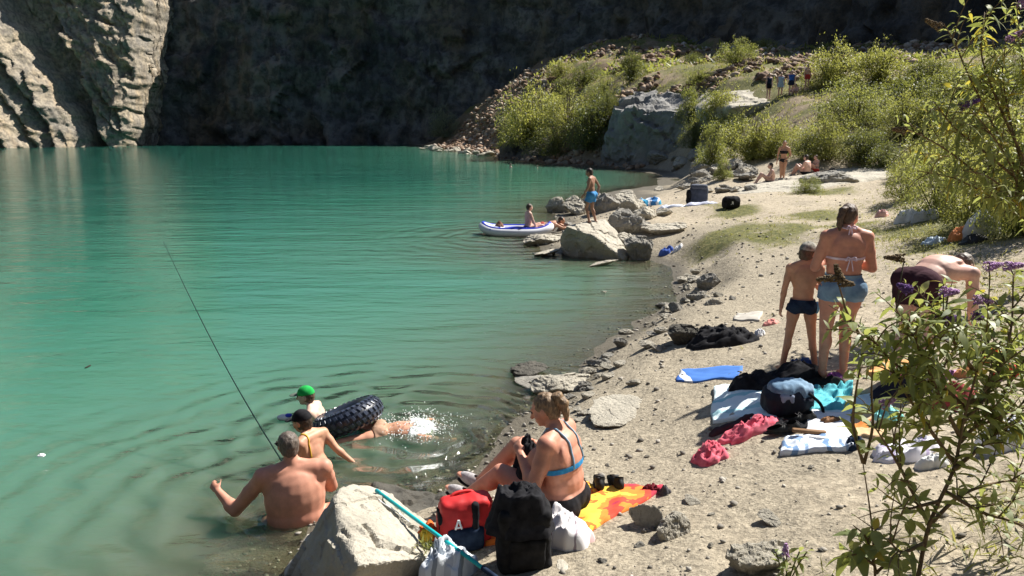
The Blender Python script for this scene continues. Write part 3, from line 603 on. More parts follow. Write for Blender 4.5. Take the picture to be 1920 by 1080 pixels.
    def torso(s, e):
        j = s.j; g = s.g; P, C, Nk = j['P'], j['C'], j['N']
        o = [ellip(P, (.165*g+e, .118*g+e, .135+e), (s.pr, s.pf, s.pu)), ellip(P.lerp(C, .5), (.145*g+e, .108*g**1.3+e, .18+e), (s.pr, s.pf, s.pu)), ellip(C, (.158*g+e, .118*g+e, .205+e), (s.cr, s.cf, s.cu)),
             ellip(C.lerp(Nk, .55)-s.cf*.01, (.15*g+e, .095*g+e, .11+e), (s.cr, s.cf, s.cu)), capsule(j['sL'].lerp(Nk, .25), j['sR'].lerp(Nk, .25), .062*g**.6+e, .062*g**.6+e)]
        for q, L in ((-1, 'L'), (1, 'R')):
            o += [capsule(Nk+s.cu*.035+s.cr*.02*q, j['s'+L].lerp(Nk, .12)+s.cu*.005, .04+e, .05+e), capsule(j['s'+L].lerp(Nk, .2)-s.cu*.02, C+s.cr*.085*q*g-s.cu*.06, .066*g**.6+e, .07*g+e)]
            o.append(ellip(C+s.cr*.08*q*g-s.cf*.07*g+s.cu*.07, (.06*g+e, .03+e, .085+e), (s.cr, s.cf, s.cu)))
            o.append(ellip(C+s.cr*.07*q*g+s.cf*.07*g+s.cu*.06, (.075*g+e, .05+e, .07+e), (s.cr, s.cf, s.cu)))
        return o
    def part(s, name, parts, m, vox=None, smooth=5, raw=False, cuts=(), nz=0, nf=14, label=None):
        S = 1 if raw == 'S' else s.S
        parts = [(np.asarray(V)*S, F) for V, F in parts]
        if raw:
            b = MB()
            for V, F in parts: b.add(V, F)
            me = bpy.data.meshes.new(name); me.from_pydata([tuple(v) for v in np.concatenate(b.v)], [], b.f)
        else: me = remesh(parts, vox or s.vox, smooth)
        if nz:
            V = vco(me); n = vno(me); setco(me, V+n*(nz*fbm(V*nf, 3, 5))[:, None])
        for c, n in cuts:
            bm = bmesh.new(); bm.from_mesh(me); bmesh.ops.bisect_plane(bm, geom=bm.verts[:]+bm.edges[:]+bm.faces[:], plane_co=Vector(c)*s.S, plane_no=n, clear_outer=True); bm.to_mesh(me); bm.free()
        me.name = name; me.materials.append(m)
        o = bpy.data.objects.new(name, me); COL.objects.link(o)
        if len(me.polygons): me.polygons.foreach_set('use_smooth', [True]*len(me.polygons))
        o.parent = s.o
        if label: o['label'] = label
        return o
    def W(s, p): return s.loc+s.R@(Vector(p)*s.S)
    def inv(s, w): return s.R.inverted()@(Vector(w)-s.loc)/s.S
    def hair(s, m, up=.016, back=.02, grow=1.0, bun=None, nz=.008):
        k = s.hs; H = s.j['H']; pr = [ellip(H-s.hf*back*k+s.hu*up*k, (.083*k*grow, .096*k*grow, .101*k*grow), (s.hr, s.hf, s.hu), 20, 14), ellip(H-s.hf*.045*k-s.hu*.03*k, (.072*k, .058*k, .075*k), (s.hr, s.hf, s.hu))]
        o = s.part('hair', pr, m, nz=nz, nf=40, smooth=2)
        if bun: s.part('ponytail', [tube([H+s.hf*a*k+s.hu*b*k+s.hr*c*k for a, b, c in bun[0]], [r_*k for r_ in bun[1]], 10)], m, nz=.012, nf=30, smooth=2)
        return o
    def cap(s, m, mb=None, back=False, visor=True):
        k = s.hs; H = s.j['H']; o = s.part('cap', [ellip(H-s.hf*.008*k+s.hu*.02*k, (.088*k, .106*k, .100*k), (s.hr, s.hf, s.hu), 24, 14)], m, smooth=2, cuts=[(H+s.hu*.02*k, -s.hu)], vox=.007)
        if visor:
            d = -s.hf if back else s.hf; c = H+d*.10*k+s.hu*.028*k; b = ellip(c+d*.02*k-s.hu*.006*k, (.072*k, .075*k, .008*k), (s.hr, d, (s.hu+d*.25).normalized()), 20, 6)
            v = s.part('visor', [b], mb or m, raw=True); v.parent = o
        return o
    def shorts(s, m, f=.5, loose=.016, name='shorts', top=.075, vox=None, nz=.004):
        j = s.j; e = loose; g = s.g; pr = [ellip(j['P'], (.165*g+e, .118*g+e, .135+e), (s.pr, s.pf, s.pu)), ellip(j['P'].lerp(j['C'], .5), (.145*g+e, .108*g**1.3+e, .18+e), (s.pr, s.pf, s.pu))]
        for L in 'LR':
            h_, kn = j['hip'+L], j['k'+L]; q = h_.lerp(kn, f); r0 = .092*g+e
            pr += [capsule(h_, q, r0, (.092*g*(1-f)+.062*f+.012)+e*1.1, 16, True), ellip(h_-s.pf*.055*g-s.pu*.02, (.088*g+e, .085*g+e, .095*g+e), (s.pr, s.pf, s.pu))]
            if f > .25: pr.append(ellip(h_.lerp(kn, min(.3, f*.5)), (.092*g+e,)*2+(min(.15, f*.22),), frame(kn-h_)))
        return s.part(name, pr, m, cuts=[(j['P']+s.pu*top, s.pu)], nz=nz, nf=22, vox=vox, smooth=3)
    def band(s, m, lo, hi, fem=True, name='bikini_top', e=.006):
        j = s.j; pr = s.torso(e)
        if fem:
            for q in (-1, 1): pr.append(ellip(j['C']+s.cr*.075*q*s.g+s.cf*.09*s.g+s.cu*.03, (.07*s.g+e, .07*s.g+e, .075*s.g+e), (s.cr, s.cf, s.cu)))
        c = j['C']; return s.part(name, pr, m, cuts=[(c+s.cu*hi, s.cu), (c+s.cu*lo, -s.cu)], smooth=7)
    def strap(s, pts, r, m, parent, name='strap'):
        """cord laid on the skin"""
        if s.bvh is None:
            bm = bmesh.new(); bm.from_mesh(s.o.data); s.bvh = BVHTree.FromBMesh(bm); bm.free()
        out = []
        for p in spline(pts, 14):
            h_, n, i, d = s.bvh.find_nearest(Vector(p)*s.S); out.append(h_+n*r*.7)
        o = s.part(name, [tube(out, r, 6)], m, raw='S'); o.parent = parent; return o
DENIM = pm('denim', (.13, .23, .36), .9, .35, 7, .6, 260, .002, .1, (.26, .38, .50))
NAVY = cloth('navy', (.012, .02, .045), (.03, .05, .09), .3); BLK = cloth('black', (.012, .012, .014), (.03, .03, .034), .3)
ROYAL = cloth('royal', (.03, .09, .38), (.06, .16, .5)); SKY = cloth('sky', (.12, .36, .62), (.2, .48, .75)); WHITE = cloth('white', (.75, .75, .76), (.85, .85, .86))
# woman standing, seen from behind
g0 = gp(1562, 719)
wo = Person('standing woman in denim shorts and tied bikini top, dark ponytail, seen from behind', g0, math.radians(-4), .985, 1.13, True, 'burnt', .009,
  H=(.02, .05, 1.6), hf=(.62, .75, -.28), hu=(.15, .25, 1), eL=(-.265, .03, 1.10), wL=(-.12, .27, 1.10), eR=(.27, .02, 1.10), wR=(.13, .26, 1.14),
  kL=(-.115, .01, .5), aL=(-.125, -.03, .08), tL=(-.16, .12, .03), kR=(.075, .02, .5), aR=(.085, .0, .08), tR=(.11, .15, .03), hipL=(-.1, 0, .92), hipR=(.1, 0, .92))
wo.hair(HR['brown'], bun=([(-.085, .05, 0), (-.125, .03, -.02), (-.13, -.05, -.03), (-.105, -.13, -.035), (-.09, -.18, -.035)], [.03, .036, .034, .026, .01]))
wo.shorts(DENIM, .30, .014, 'denim_shorts', .10)
LILAC = cloth('lilac', (.66, .50, .60), (.8, .68, .75))
bt = wo.band(LILAC, -.035, -.012); wo.strap([(-.09, .12, 1.32), (-.085, .03, 1.46), (-.04, -.05, 1.49), (.04, -.05, 1.49), (.085, .03, 1.46), (.09, .12, 1.32)], .006, LILAC, bt)
for q in (-1, 1):
    wo.part('bow', [tube(spline([(0, -.145, 1.22), (.035*q, -.165, 1.235), (.05*q, -.165, 1.20), (.01*q, -.15, 1.21), (.02*q, -.15, 1.15), (.03*q, -.15, 1.10)], 14), .006, 6)], LILAC, raw=True).parent = bt
    wo.part('neck_bow', [tube(spline([(0, -.075, 1.50), (.03*q, -.1, 1.52), (.045*q, -.1, 1.49), (.01*q, -.08, 1.495), (.018*q, -.085, 1.42)], 14), .007, 6)], LILAC, raw=True).parent = bt
# boy beside her
g1 = gp(1493, 706)
M_CAMO = pm('camo', (.10, .11, .08), .9, .5, 30, .3, 200, .002, .1, (.50, .48, .42))
bo = Person('boy in a camouflage cap and dark swim trunks standing left of the woman', g1, math.radians(-14), .765, .92, False, 'tan', .008, 1.22,
  H=(.03, .05, 1.605), hf=(.72, .68, -.15), eL=(-.235, -.01, 1.12), wL=(-.255, .03, .86), eR=(.23, .04, 1.12), wR=(.12, .25, 1.2), kL=(-.13, .02, .5), aL=(-.19, -.03, .08), tL=(-.24, .1, .03), kR=(.15, .0, .5), aR=(.22, -.03, .08), tR=(.28, .1, .03), curl=.6)
bo.hair(HR['brown'], .0, .02, .97); bo.cap(M_CAMO, visor=True)
tr = bo.shorts(NAVY, .20, .014, 'swim_trunks', .05)
bo.part('side_panel', [ellip(Vector((.175, -.035, .90)), (.035, .06, .085))], SKY).parent = tr
# man bending over behind the buddleia
g2 = gp(1712, 728)
be = Person('sunburnt man bending over to the ground behind the flowering bush', (g2.x-.01, g2.y, g2.z), math.radians(-60), .99, 1.12, False, 'pink', .009,
  P=(0, -.08, .93), C=(0, .20, 1.03), N=(0, .42, 1.03), H=(0, .60, 1.03), hf=(.15, .82, -.5), hu=(0, .5, .82), sL=(-.2, .38, 1.0), sR=(.2, .38, 1.0), eL=(-.22, .45, .71), wL=(-.18, .5, .47), eR=(.22, .42, .71), wR=(.2, .5, .48), hipL=(-.1, -.1, .9), hipR=(.1, -.1, .9), kL=(-.11, -.02, .5), kR=(.12, -.06, .5), aL=(-.12, -.12, .08), aR=(.13, -.16, .08), tL=(-.13, .05, .03), tR=(.14, .0, .03))
be.hair(HR['grey'], .012, .018, .98); be.shorts(cloth('maroon_black', (.05, .02, .028)), .38, .018, 'shorts', .07)
# seated woman
g3 = gp(1058, 962); g3.z = .43
se = Person('woman with blonde ponytail and blue bikini top sitting on the orange towel', (g3.x, g3.y, g3.z), math.radians(64), 1.0, 1.27, True, 'burnt', .0075,
  P=(0, 0, .12), C=(0, .035, .38), N=(0, .07, .595), H=(0, .16, .74), hf=(-.15, .9, -.38), hu=(0, .38, .92), hipL=(-.1, .03, .10), hipR=(.1, .03, .10), sL=(-.18, .065, .55), sR=(.18, .065, .55), eL=(-.25, .13, .265), wL=(-.10, .30, .41), eR=(.22, .14, .29), wR=(.09, .29, .42),
  kL=(-.13, .44, .25), aL=(-.10, .74, .0), tL=(-.10, .90, .03), kR=(.10, .42, .37), aR=(.08, .74, .02), tR=(.08, .90, .06), curl=.8)
se.hair(HR['blond'], bun=([(-.085, .06, 0), (-.12, .055, 0), (-.14, .0, 0), (-.135, -.07, 0), (-.12, -.125, 0)], [.034, .042, .042, .03, .012]))
BLUE = cloth('bikini_blue', (.03, .22, .52), (.05, .34, .66))
bt = se.band(BLUE, -.035, .002)
for q in (-1, 1): se.strap([(.085*q, -.09, .37), (.075*q, -.08, .47), (.07*q, -.05, .56), (.075*q, .04, .63), (.085*q, .11, .55), (.08*q, .15, .45)], .0075, pm('strap_blue', (.25, .42, .55), .8), bt)
se.shorts(BLK, .16, .008, 'bikini_bottom', .045, nz=0)
WSH = pm('water_shoe', (.36, .34, .35), .7, .3, 40, .5, 60, .004, .2, (.5, .47, .47))
for L in 'LR':
    a, t = se.j['a'+L], se.j['t'+L]; d = (t-a).normalized(); u = Vector((0, -d.z, d.y)); x = u.cross(d)*-1
    p_ = se.part('water_shoe', [ellip(a+d*.05-u*.012, (.047, .125, .052), (Vector((1, 0, 0)), d, u))], WSH, cuts=[(a+d*.02+u*.03, (u-d*.35).normalized())], smooth=2)
    se.part('sole', [ellip(a+d*.05-u*.055, (.05, .13, .014), (Vector((1, 0, 0)), d, u))], BLK, raw=True).parent = p_
# angler in the water
g4 = Vector((gz(556, 970, 0).x, 5.55, 0)); R4 = math.radians(17)
handw = gy(551, 893, 5.98); hl = Matrix.Rotation(-R4, 4, 'Z')@(handw-g4)
an = Person('big sunburnt man sitting waist deep in the water, seen from behind', g4, R4, 1.0, 1.42, False, 'burnt', .008,
  P=(0, 0, -.10), C=(0, .03, .17), N=(0, .05, .43), H=(-.03, .10, .60), hf=(-.35, .93, -.12), hipL=(-.13, .02, -.14), hipR=(.13, .02, -.14), sL=(-.235, .03, .375), sR=(.235, .05, .385), eL=(-.47, .13, .07), wL=(-.60, .27, .19), eR=(.30, .22, .13), wR=tuple(hl-Vector((.02, .03, .03))),
  kL=(-.3, .42, -.2), aL=(-.3, .45, -.6), tL=(-.3, .6, -.6), kR=(.44, -.02, .10), aR=(.5, .1, -.35), tR=(.5, .25, -.38), curl=1.5, nL=(.5, .5, -.6), nR=(-.6, .3, .2))
an.hair(HR['grey'], .012, .016, 1.0)
an.shorts(cloth('grey_trunks', (.09, .09, .10)), .6, .02, 'swim_trunks', .06)
H_ = an.j['H']
gl = an.part('sunglasses', [tube([H_-an.hr*.081-an.hf*.01+an.hu*.008, H_-an.hr*.081+an.hf*.07+an.hu*.01, H_-an.hr*.05+an.hf*.104+an.hu*.008, H_+an.hr*.05+an.hf*.104+an.hu*.008, H_+an.hr*.081+an.hf*.06+an.hu*.01, H_+an.hr*.081-an.hf*.01+an.hu*.008], .005, 6)]+[ellip(H_+an.hr*.033*q+an.hf*.107+an.hu*.0, (.03, .005, .021), (an.hr, an.hf, an.hu), 12, 6) for q in (-1, 1)], M_EYE, raw=True)
# fishing rod
tip = gy(306, 452, 8.3); d = (handw-tip).normalized(); P0 = handw+d*.28
rod = tag(obj('fishing_rod', *tube([P0+(tip-P0)*t+Vector((0, 0, -.16*math.sin(math.pi*t))) for t in np.linspace(0, 1, 22)], list(np.linspace(.0085, .0028, 22)), 8), pm('rod_blank', (.012, .03, .026), .3, .2, 10, 0), None, True), 'long thin dark green fishing rod held up over the lake', 'fishing rod')
obj('grip', *tube([P0-d*-.02, P0-d*.16, P0-d*.32], [.014, .016, .013], 10), pm('cork', (.30, .19, .10), .9), rod, True)
rl = handw-d*.05+Vector((.03, -.01, -.05)); obj('reel', *ellip(rl, (.022, .03, .03)), M_EYE, rod, True)
# child with black cap, boy with green cap
bc = Person('child in a black cap leaning on the tyre tube behind the angler', None, math.radians(62), .84, 1.0, False, 'tan', .009, 1.12, anchor=(566, 789, 6.55),
  P=(.02, -.10, 1.0), C=(.0, .02, 1.23), N=(0, .06, 1.44), H=(0, .13, 1.585), hf=(-.1, .95, -.2), eR=(.23, -.14, 1.22), wR=(.30, -.30, 1.07), eL=(-.24, .08, 1.14), wL=(-.27, -.10, .99), curl=.7)
bc.hair(HR['dark'], -.005, .02, .96); bc.cap(BLK, visor=True)
bc.strap([(-.12, .1, 1.2), (-.11, .07, 1.40), (-.09, .0, 1.46), (-.10, -.08, 1.36), (-.11, -.09, 1.2)], .007, cloth('yellow_strap', (.75, .48, .05)), bc.o)
gc = Person('boy in a bright green cap standing chest deep beyond the tyre tube', None, math.radians(88), .80, .98, False, 'pale', .009, 1.14, anchor=(573, 741, 7.75),
  P=(0, -.22, 1.02), C=(0, -.06, 1.25), N=(0, .03, 1.44), H=(0, .10, 1.59), hf=(0, .97, -.12), eL=(-.22, .05, 1.18), wL=(-.16, .2, 1.0), eR=(.22, .1, 1.16), wR=(.18, .32, 1.04), sL=(-.175, .0, 1.39), sR=(.175, .0, 1.39))
gc.hair(HR['brown'], .0, .02, .96); GRN = cloth('green', (.02, .36, .07), (.03, .45, .10)); gc.cap(GRN, cloth('visor', (.10, .12, .10)), visor=True)
# swimmer face down with a splash
swm = gz(716, 806, 0)
sw = Person('swimmer face down in the shallows diving into the white splash', (swm.x, swm.y, -.05), math.radians(-82), .9, 1.0, False, 'tan', .011,
  P=(0, 0, .01), C=(0, .25, .02), N=(0, .46, -.01), H=(0, .60, -.05), hf=(0, .3, -.95), hu=(0, .95, .3), hipL=(-.09, 0, 0), hipR=(.09, 0, 0), sL=(-.18, .42, 0), sR=(.18, .42, 0), eL=(-.26, .56, .03), wL=(-.16, .74, -.02), eR=(.26, .54, .02), wR=(.2, .74, -.03), kL=(-.12, -.38, .02), kR=(.22, -.36, .03), aL=(-.16, -.74, -.02), aR=(.36, -.66, -.02), tL=(-.16, -.86, -.08), tR=(.4, -.76, -.08))
sw.shorts(cloth('tan_trunks', (.46, .29, .20)), .3, .008, 'swim_trunks', .05); sw.hair(HR['dark'])
# boy on the boulder
yb = gy(1108, 418, 18.75)
sb = Person('boy in bright blue shorts stepping over the largest promontory boulder', (yb.x, yb.y, yb.z-.02), math.radians(62), .80, .95, False, 'brown', .010, 1.12,
  H=(0, .10, 1.60), N=(0, .03, 1.455), C=(0, .03, 1.24), hf=(-.1, .9, -.35), hu=(0, .35, .94), eR=(.27, -.14, 1.16), wR=(.24, -.10, .90), eL=(-.26, .02, 1.14), wL=(-.26, .16, .92), kL=(-.1, .13, .52), aL=(-.1, .02, .10), tL=(-.1, .17, .03), kR=(.1, .02, .5), aR=(.1, -.12, .08), tR=(.12, .04, .03))
sb.hair(HR['dark']); sb.shorts(pm('blue_shorts', (.06, .26, .55), .8, .2), .55, .03, 'shorts', .07)
# sitter, prone bather and swimmer by the inflatable
bz = .17
st = Person('person in blue shorts sitting upright on the white and blue inflatable', (gz(988, 432, 0).x, 22.0, .11), math.radians(-72), .93, .98, False, 'pink', .013,
  P=(0, 0, .10), C=(0, .03, .39), N=(0, .03, .61), H=(0, .06, .765), hipL=(-.09, .03, .09), hipR=(.09, .03, .09), sL=(-.18, .03, .56), sR=(.18, .03, .56), eL=(-.22, .14, .32), wL=(-.2, .25, .1), eR=(.22, .12, .32), wR=(.2, .24, .1), kL=(-.12, .43, .20), aL=(-.1, .82, .04), tL=(-.1, .92, .14), kR=(.12, .43, .18), aR=(.1, .82, .04), tR=(.1, .92, .14))
st.hair(HR['dark']); st.shorts(cloth('dark_blue', (.02, .035, .16)), .45, .016, 'shorts', .06)
pn = Person('bather with dark hair lying prone between the inflatable and the promontory rocks', (gz(1018, 428, 0).x, 22.35, .13), math.radians(-100), .95, .98, False, 'tan', .014,
  P=(0, -.05, .10), C=(0, .2, .14), N=(0, .40, .2), H=(0, .54, .29), hf=(0, .95, -.1), hu=(0, .1, 1), hipL=(-.09, -.05, .08), hipR=(.09, -.05, .08), sL=(-.18, .36, .17), sR=(.18, .36, .17), eL=(-.22, .6, .07), wL=(-.1, .80, .07), eR=(.22, .6, .07), wR=(.12, .82, .07), kL=(-.12, -.46, .04), aL=(-.1, -.85, .04), tL=(-.1, -.98, .0), kR=(.12, -.46, .04), aR=(.1, -.85, .04), tR=(.1, -.98, .0))
pn.hair(HR['dark']); pn.shorts(cloth('maroon', (.30, .06, .05)), .4, .014, 'shorts', .06)
# far ledge bathers
q = gp(1466, 340)
fg = Person('slim girl in a dark bikini standing on the far sunbathing ledge', q, math.radians(150), .94, .85, True, 'tan', .016, detail=False, aL=(-.05, -.02, .08), aR=(.06, -.02, .08), kL=(-.06, .02, .5), kR=(.07, .02, .5), eL=(-.26, -.06, 1.15), wL=(-.14, .05, 1.0))
fg.hair(HR['dark'], bun=([(-.08, .05, 0), (-.11, -.05, 0), (-.1, -.2, 0)], [.035, .035, .015])); fg.band(BLK, -.06, .06); fg.shorts(BLK, .1, .01, 'bikini_bottom', .03)
SIT = dict(P=(0, 0, .10), C=(0, .0, .37), N=(0, .05, .59), H=(0, .10, .745), hipL=(-.09, .03, .09), hipR=(.09, .03, .09), sL=(-.18, .03, .54), sR=(.18, .03, .54), eL=(-.24, .14, .32), wL=(-.15, .33, .36), eR=(.24, .12, .32), wR=(.15, .33, .36), kL=(-.12, .42, .42), aL=(-.1, .62, .06), tL=(-.1, .75, .03), kR=(.12, .42, .42), aR=(.1, .62, .06), tR=(.1, .75, .03))
for px, py, rz, lab, hr, cl, g_ in [(1447, 344, 80, 'dark haired bather sitting low at the left of the standing girl', 'dark', BLK, .95), (1513, 326, 40, 'bare backed bather in black shorts sitting right of the standing girl', 'dark', BLK, 1.1), (1531, 318, 100, 'small bather sitting behind the bare backed bather', 'brown', cloth('red', (.5, .06, .05)), .8)]:
    q = gp(px, py); pp = Person(lab, (q.x, q.y, q.z), math.radians(rz), .97 if g_ > .9 else .8, g_, False, 'pink', .016, detail=False, **SIT); pp.hair(HR[hr]); pp.shorts(cl, .45, .016, 'shorts', .06)
# group on the upper ledge
RED = cloth('red', (.5, .05, .05)); LB = cloth('light_blue', (.40, .52, .66))
for px, py, rz, lab, cl, ch, sit in [(1440, 186, 200, 'leftmost of the people on the upper ledge, in a dark shirt', BLK, NAVY, 0), (1462, 184, 175, 'person in light blue clothes standing on the upper ledge', LB, LB, 0), (1482, 180, 160, 'person wrapped in dark blue on the upper ledge', NAVY, ROYAL, 0), (1512, 168, 190, 'rightmost person on the upper ledge, wearing red shorts', RED, None, 0)]:
    q = gy(px, py, 49.2); gz_ = h1(q.x, q.y); q = Vector((q.x, q.y, q.z))
    pp = Person(lab, q, math.radians(rz), .93 if px < 1500 else .9, 1.0, False, 'pink', .022, detail=False); pp.hair(HR['brown']); pp.shorts(cl, .5, .03, 'shorts', .09)
    if ch: pp.band(ch, -.25, .16, False, 'shirt', .02)
q = gy(1492, 180, 48.9); pp = Person('person sitting cross legged in white at the feet of the upper ledge group', q, math.radians(120), .9, 1, False, 'pink', .022, detail=False, **SIT); pp.hair(HR['brown']); pp.shorts(WHITE, .4, .02, 'shorts', .06)
for px, py in [(957, 309), (1007, 312)]:
    pp = Person('distant swimmer whose head alone shows above the water below the rock bank', None, 2.0, .9, 1, False, 'pale', .03, detail=False, anchor=(px, py, 60.0)); pp.o['group'] = 'distant swimmers below the rock bank'; pp.hair(HR['brown'])
# ---------------------------------------------------------------- things lying about
def drape(name, label, cat, px, m, n=26, fold=.02, lift=.012, freq=5, seed=1, group=None, world=None, ridge=True, parent=None):
    """cloth lying on the ground between four pixels"""
    C4 = [np.array(tuple(gp(*p))) for p in px] if world is None else [np.array(p, float) for p in world]
    U, W_ = np.meshgrid(np.linspace(0, 1, n), np.linspace(0, 1, n)); u, w = U.ravel(), W_.ravel()
    un = u+.05*noise(np.stack([w*3, u*0, u*0], -1), seed); wn = w+.05*noise(np.stack([u*3, u*0, u*0], -1), seed+1)
    XY = np.outer((1-un)*(1-wn), C4[0])+np.outer(un*(1-wn), C4[1])+np.outer(un*wn, C4[2])+np.outer((1-un)*wn, C4[3])
    G = np.maximum(hz(XY[:, 0], XY[:, 1]), 0); p = np.stack([XY[:, 0], XY[:, 1]*1.0, 0*u], -1)*freq
    f = np.abs(fbm(p, 3, seed, .5, ridge))*fold
    T = np.stack([XY[:, 0], XY[:, 1], G+lift+f], -1); B = T.copy(); B[:, 2] = G-.03
    i = np.arange((n-1)*n).reshape(n-1, n)[:, :-1].ravel(); q = np.stack([i, i+1, i+n+1, i+n], -1)
    ed = [(k, k+1) for k in range(n-1)]+[(k*n+n-1, k*n+2*n-1) for k in range(n-1)]+[(n*n-1-k, n*n-2-k) for k in range(n-1)]+[((k+1)*n, k*n) for k in range(n-1)]
    V = np.concatenate([T, B]); c = T.mean(0); c[2] -= lift
    Fc = list(map(tuple, q))+[tuple(x[::-1]+n*n) for x in q]+[(b, a, a+n*n, b+n*n) for a, b in ed]
    o = obj(name, V-c, Fc, m, None, True); o.location = c
    if parent: o.parent = parent; o.matrix_parent_inverse = parent.matrix_basis.inverted()
    return tag(o, label, cat, group) if label else o
def heap(name, label, cat, px, py, w, dep, h, m, seed=1, rz=0, freq=3.2, n=44, group=None, loc=None, sharp=1.0, parent=None, hang=0):
    """crumpled cloth: w,dep,h in metres"""
    p0 = Vector(loc) if loc is not None else gp(px, py); V = []; r = np.linspace(0, 1, n//2); FQ = 1; a = np.linspace(0, 2*math.pi, n, endpoint=False)
    R_, A_ = np.meshgrid(r, a, indexing='ij'); R_, A_ = R_.ravel(), A_.ravel()
    out = 1+.28*noise(np.stack([np.cos(A_)*1.6, np.sin(A_)*1.6, 0*A_], -1), seed)+.1*noise(np.stack([np.cos(A_)*4, np.sin(A_)*4, 0*A_], -1), seed+2)
    x = R_*np.cos(A_)*out*w/2; y = R_*np.sin(A_)*out*dep/2
    q = np.stack([x, y, 0*x], -1)*freq/max(w, dep)*1.6
    q = q+.3*np.stack([noise(q*1.2, seed+5), noise(q*1.2, seed+6), 0*x], -1); f = fbm(q, 4, seed, .5, True)-.2
    z = h*((1-R_**2.2)**.55)*(.82+.42*noise(q*.45, seed+9))+min(h, .13)*(.42*sharp*f*np.minimum(1, (1-R_)*4)+.12*fbm(q*2.6, 2, seed+8)*(1-R_))
    z = np.maximum(z, .004)-hang*sstep(.66, .92, R_+.05*noise(q, seed+4))
    c, s_ = math.cos(rz), math.sin(rz); X = x*c-y*s_; Yv = x*s_+y*c
    g = (np.maximum(hz(X+p0.x, Yv+p0.y), 0)-p0.z) if loc is None else 0*X
    T = np.stack([X, Yv, g+z-.02*(R_ > .99)], -1); m_ = len(a); Fc = []
    for i in range(len(r)-1):
        for k in range(m_): Fc.append((i*m_+k, i*m_+(k+1) % m_, (i+1)*m_+(k+1) % m_, (i+1)*m_+k)[::-1])
    o = obj(name, T, Fc, m, None, True); o.location = p0
    if parent: o.parent = parent; o.matrix_parent_inverse = parent.matrix_basis.inverted()
    return tag(o, label, cat, group) if label else o
def rbox(name, c, S, m, rz=0, bev=.04, nz=.012, nf=6, parent=None, tilt=0, seed=3, vox=.014):
    """soft rounded bag body (local to parent)"""
    me = remesh([box((0, 0, 0), S, None, bev)], vox, 4); V = vco(me); n = vno(me); setco(me, V+n*(nz*fbm(V*nf, 4, seed, .5, True))[:, None]); me.name = name
    o = link(name, me, m, None, True); o.location = c; o.rotation_euler = (tilt, 0, rz)
    if parent: o.parent = parent
    return o
def bands(name, stops, axis=0, scale=1.0, rough=.9, dist=.25):
    m, nt = nodes('cloth_'+name); c = N(nt, 'ShaderNodeTexCoord'); sp = N(nt, 'ShaderNodeSeparateXYZ'); nt.links.new(c.outputs['Generated'], sp.inputs[0])
    f = mth(nt, 'ADD', mth(nt, 'MULTIPLY', sp.outputs[axis], scale), mth(nt, 'MULTIPLY', mth(nt, 'SUBTRACT', ntex(nt, c.outputs['Object'], 4, 3), .5), dist))
    if scale > 1.01: f = mth(nt, 'FRACT', f)
    finish(nt, ramp(nt, f, stops, 'CONSTANT'), rough, bump(nt, ntex(nt, c.outputs['Object'], 200, 2), .4, .002), .1); return m
# --- towel under the seated woman and her belongings
M_ORT = bands('orange_towel', [(0, (.50, .05, .03)), (.2, (.72, .17, .03)), (.34, (.60, .07, .04)), (.44, (.78, .72, .62)), (.52, (.80, .48, .06)), (.62, (.72, .17, .04)), (.68, (.80, .52, .08)), (.78, (.74, .24, .05)), (.86, (.60, .08, .05)), (.94, (.45, .05, .08))], 0, 1, .9, .75)
drape('beach_towel', 'orange, yellow and red beach towel spread under the seated woman', 'towel', [(796, 1008), (1066, 1030), (1240, 914), (1085, 900)], M_ORT, 40, .03, .02, 4.5, 3)
heap('garment', 'black garment bunched in the lap of the seated woman', 'clothing', 0, 0, .30, .26, .36, BLK, 7, .4, 3.5, loc=se.W((-.02, .26, .17)))
# red bag with black panels and a pale emblem
rb = thing('backpack', 'red and black backpack with a small white emblem beside the black cool bag', 'backpack', gy(872, 1040, 4.62)-Vector((0, 0, 0)))
rb.location.z = h1(rb.location.x, rb.location.y)+.01; rb.rotation_euler = (0, 0, .25); BRED = pm('bag_red', (.55, .028, .03), .6, .25, 6, .4, 160, .002)
rbox('main_body', (0, 0, .17), (.33, .17, .33), BRED, parent=rb, nz=.035, nf=5, bev=.05)
rbox('pocket', (-.01, -.10, .09), (.24, .07, .16), NAVY, parent=rb, nz=.012, bev=.03)
rbox('side_panel', (.055, -.075, .21), (.045, .10, .27), BLK, parent=rb, nz=.01, bev=.02)
rbox('side_panel', (-.165, 0, .15), (.03, .14, .24), BLK, parent=rb, nz=.01, bev=.012)
em = MB(); em.add(*box((-.075, -.128, .215), (.012, .008, .07), (Vector((.96, 0, -.28)), Vector((0, 1, 0)), Vector((.28, 0, .96))), .002)); em.add(*box((-.052, -.128, .215), (.012, .008, .07), (Vector((.96, 0, .28)), Vector((0, 1, 0)), Vector((-.28, 0, .96))), .002)); em.add(*box((-.064, -.129, .195), (.05, .008, .011), None, .002)); em.obj('emblem', WHITE).parent = rb
b_ = MB(); b_.add(*tube(spline([(-.1, .0, .33), (-.06, .02, .365), (.05, .04, .36), (.09, .02, .32)], 12), .012, 6)); b_.obj('carry_strap', BRED).parent = rb
heap('towel', 'red towel thrown over the left shoulder of the backpack', 'towel', 0, 0, .22, .2, .16, cloth('scarlet', (.62, .05, .03)), 9, .2, loc=gy(862, 975, 4.66))
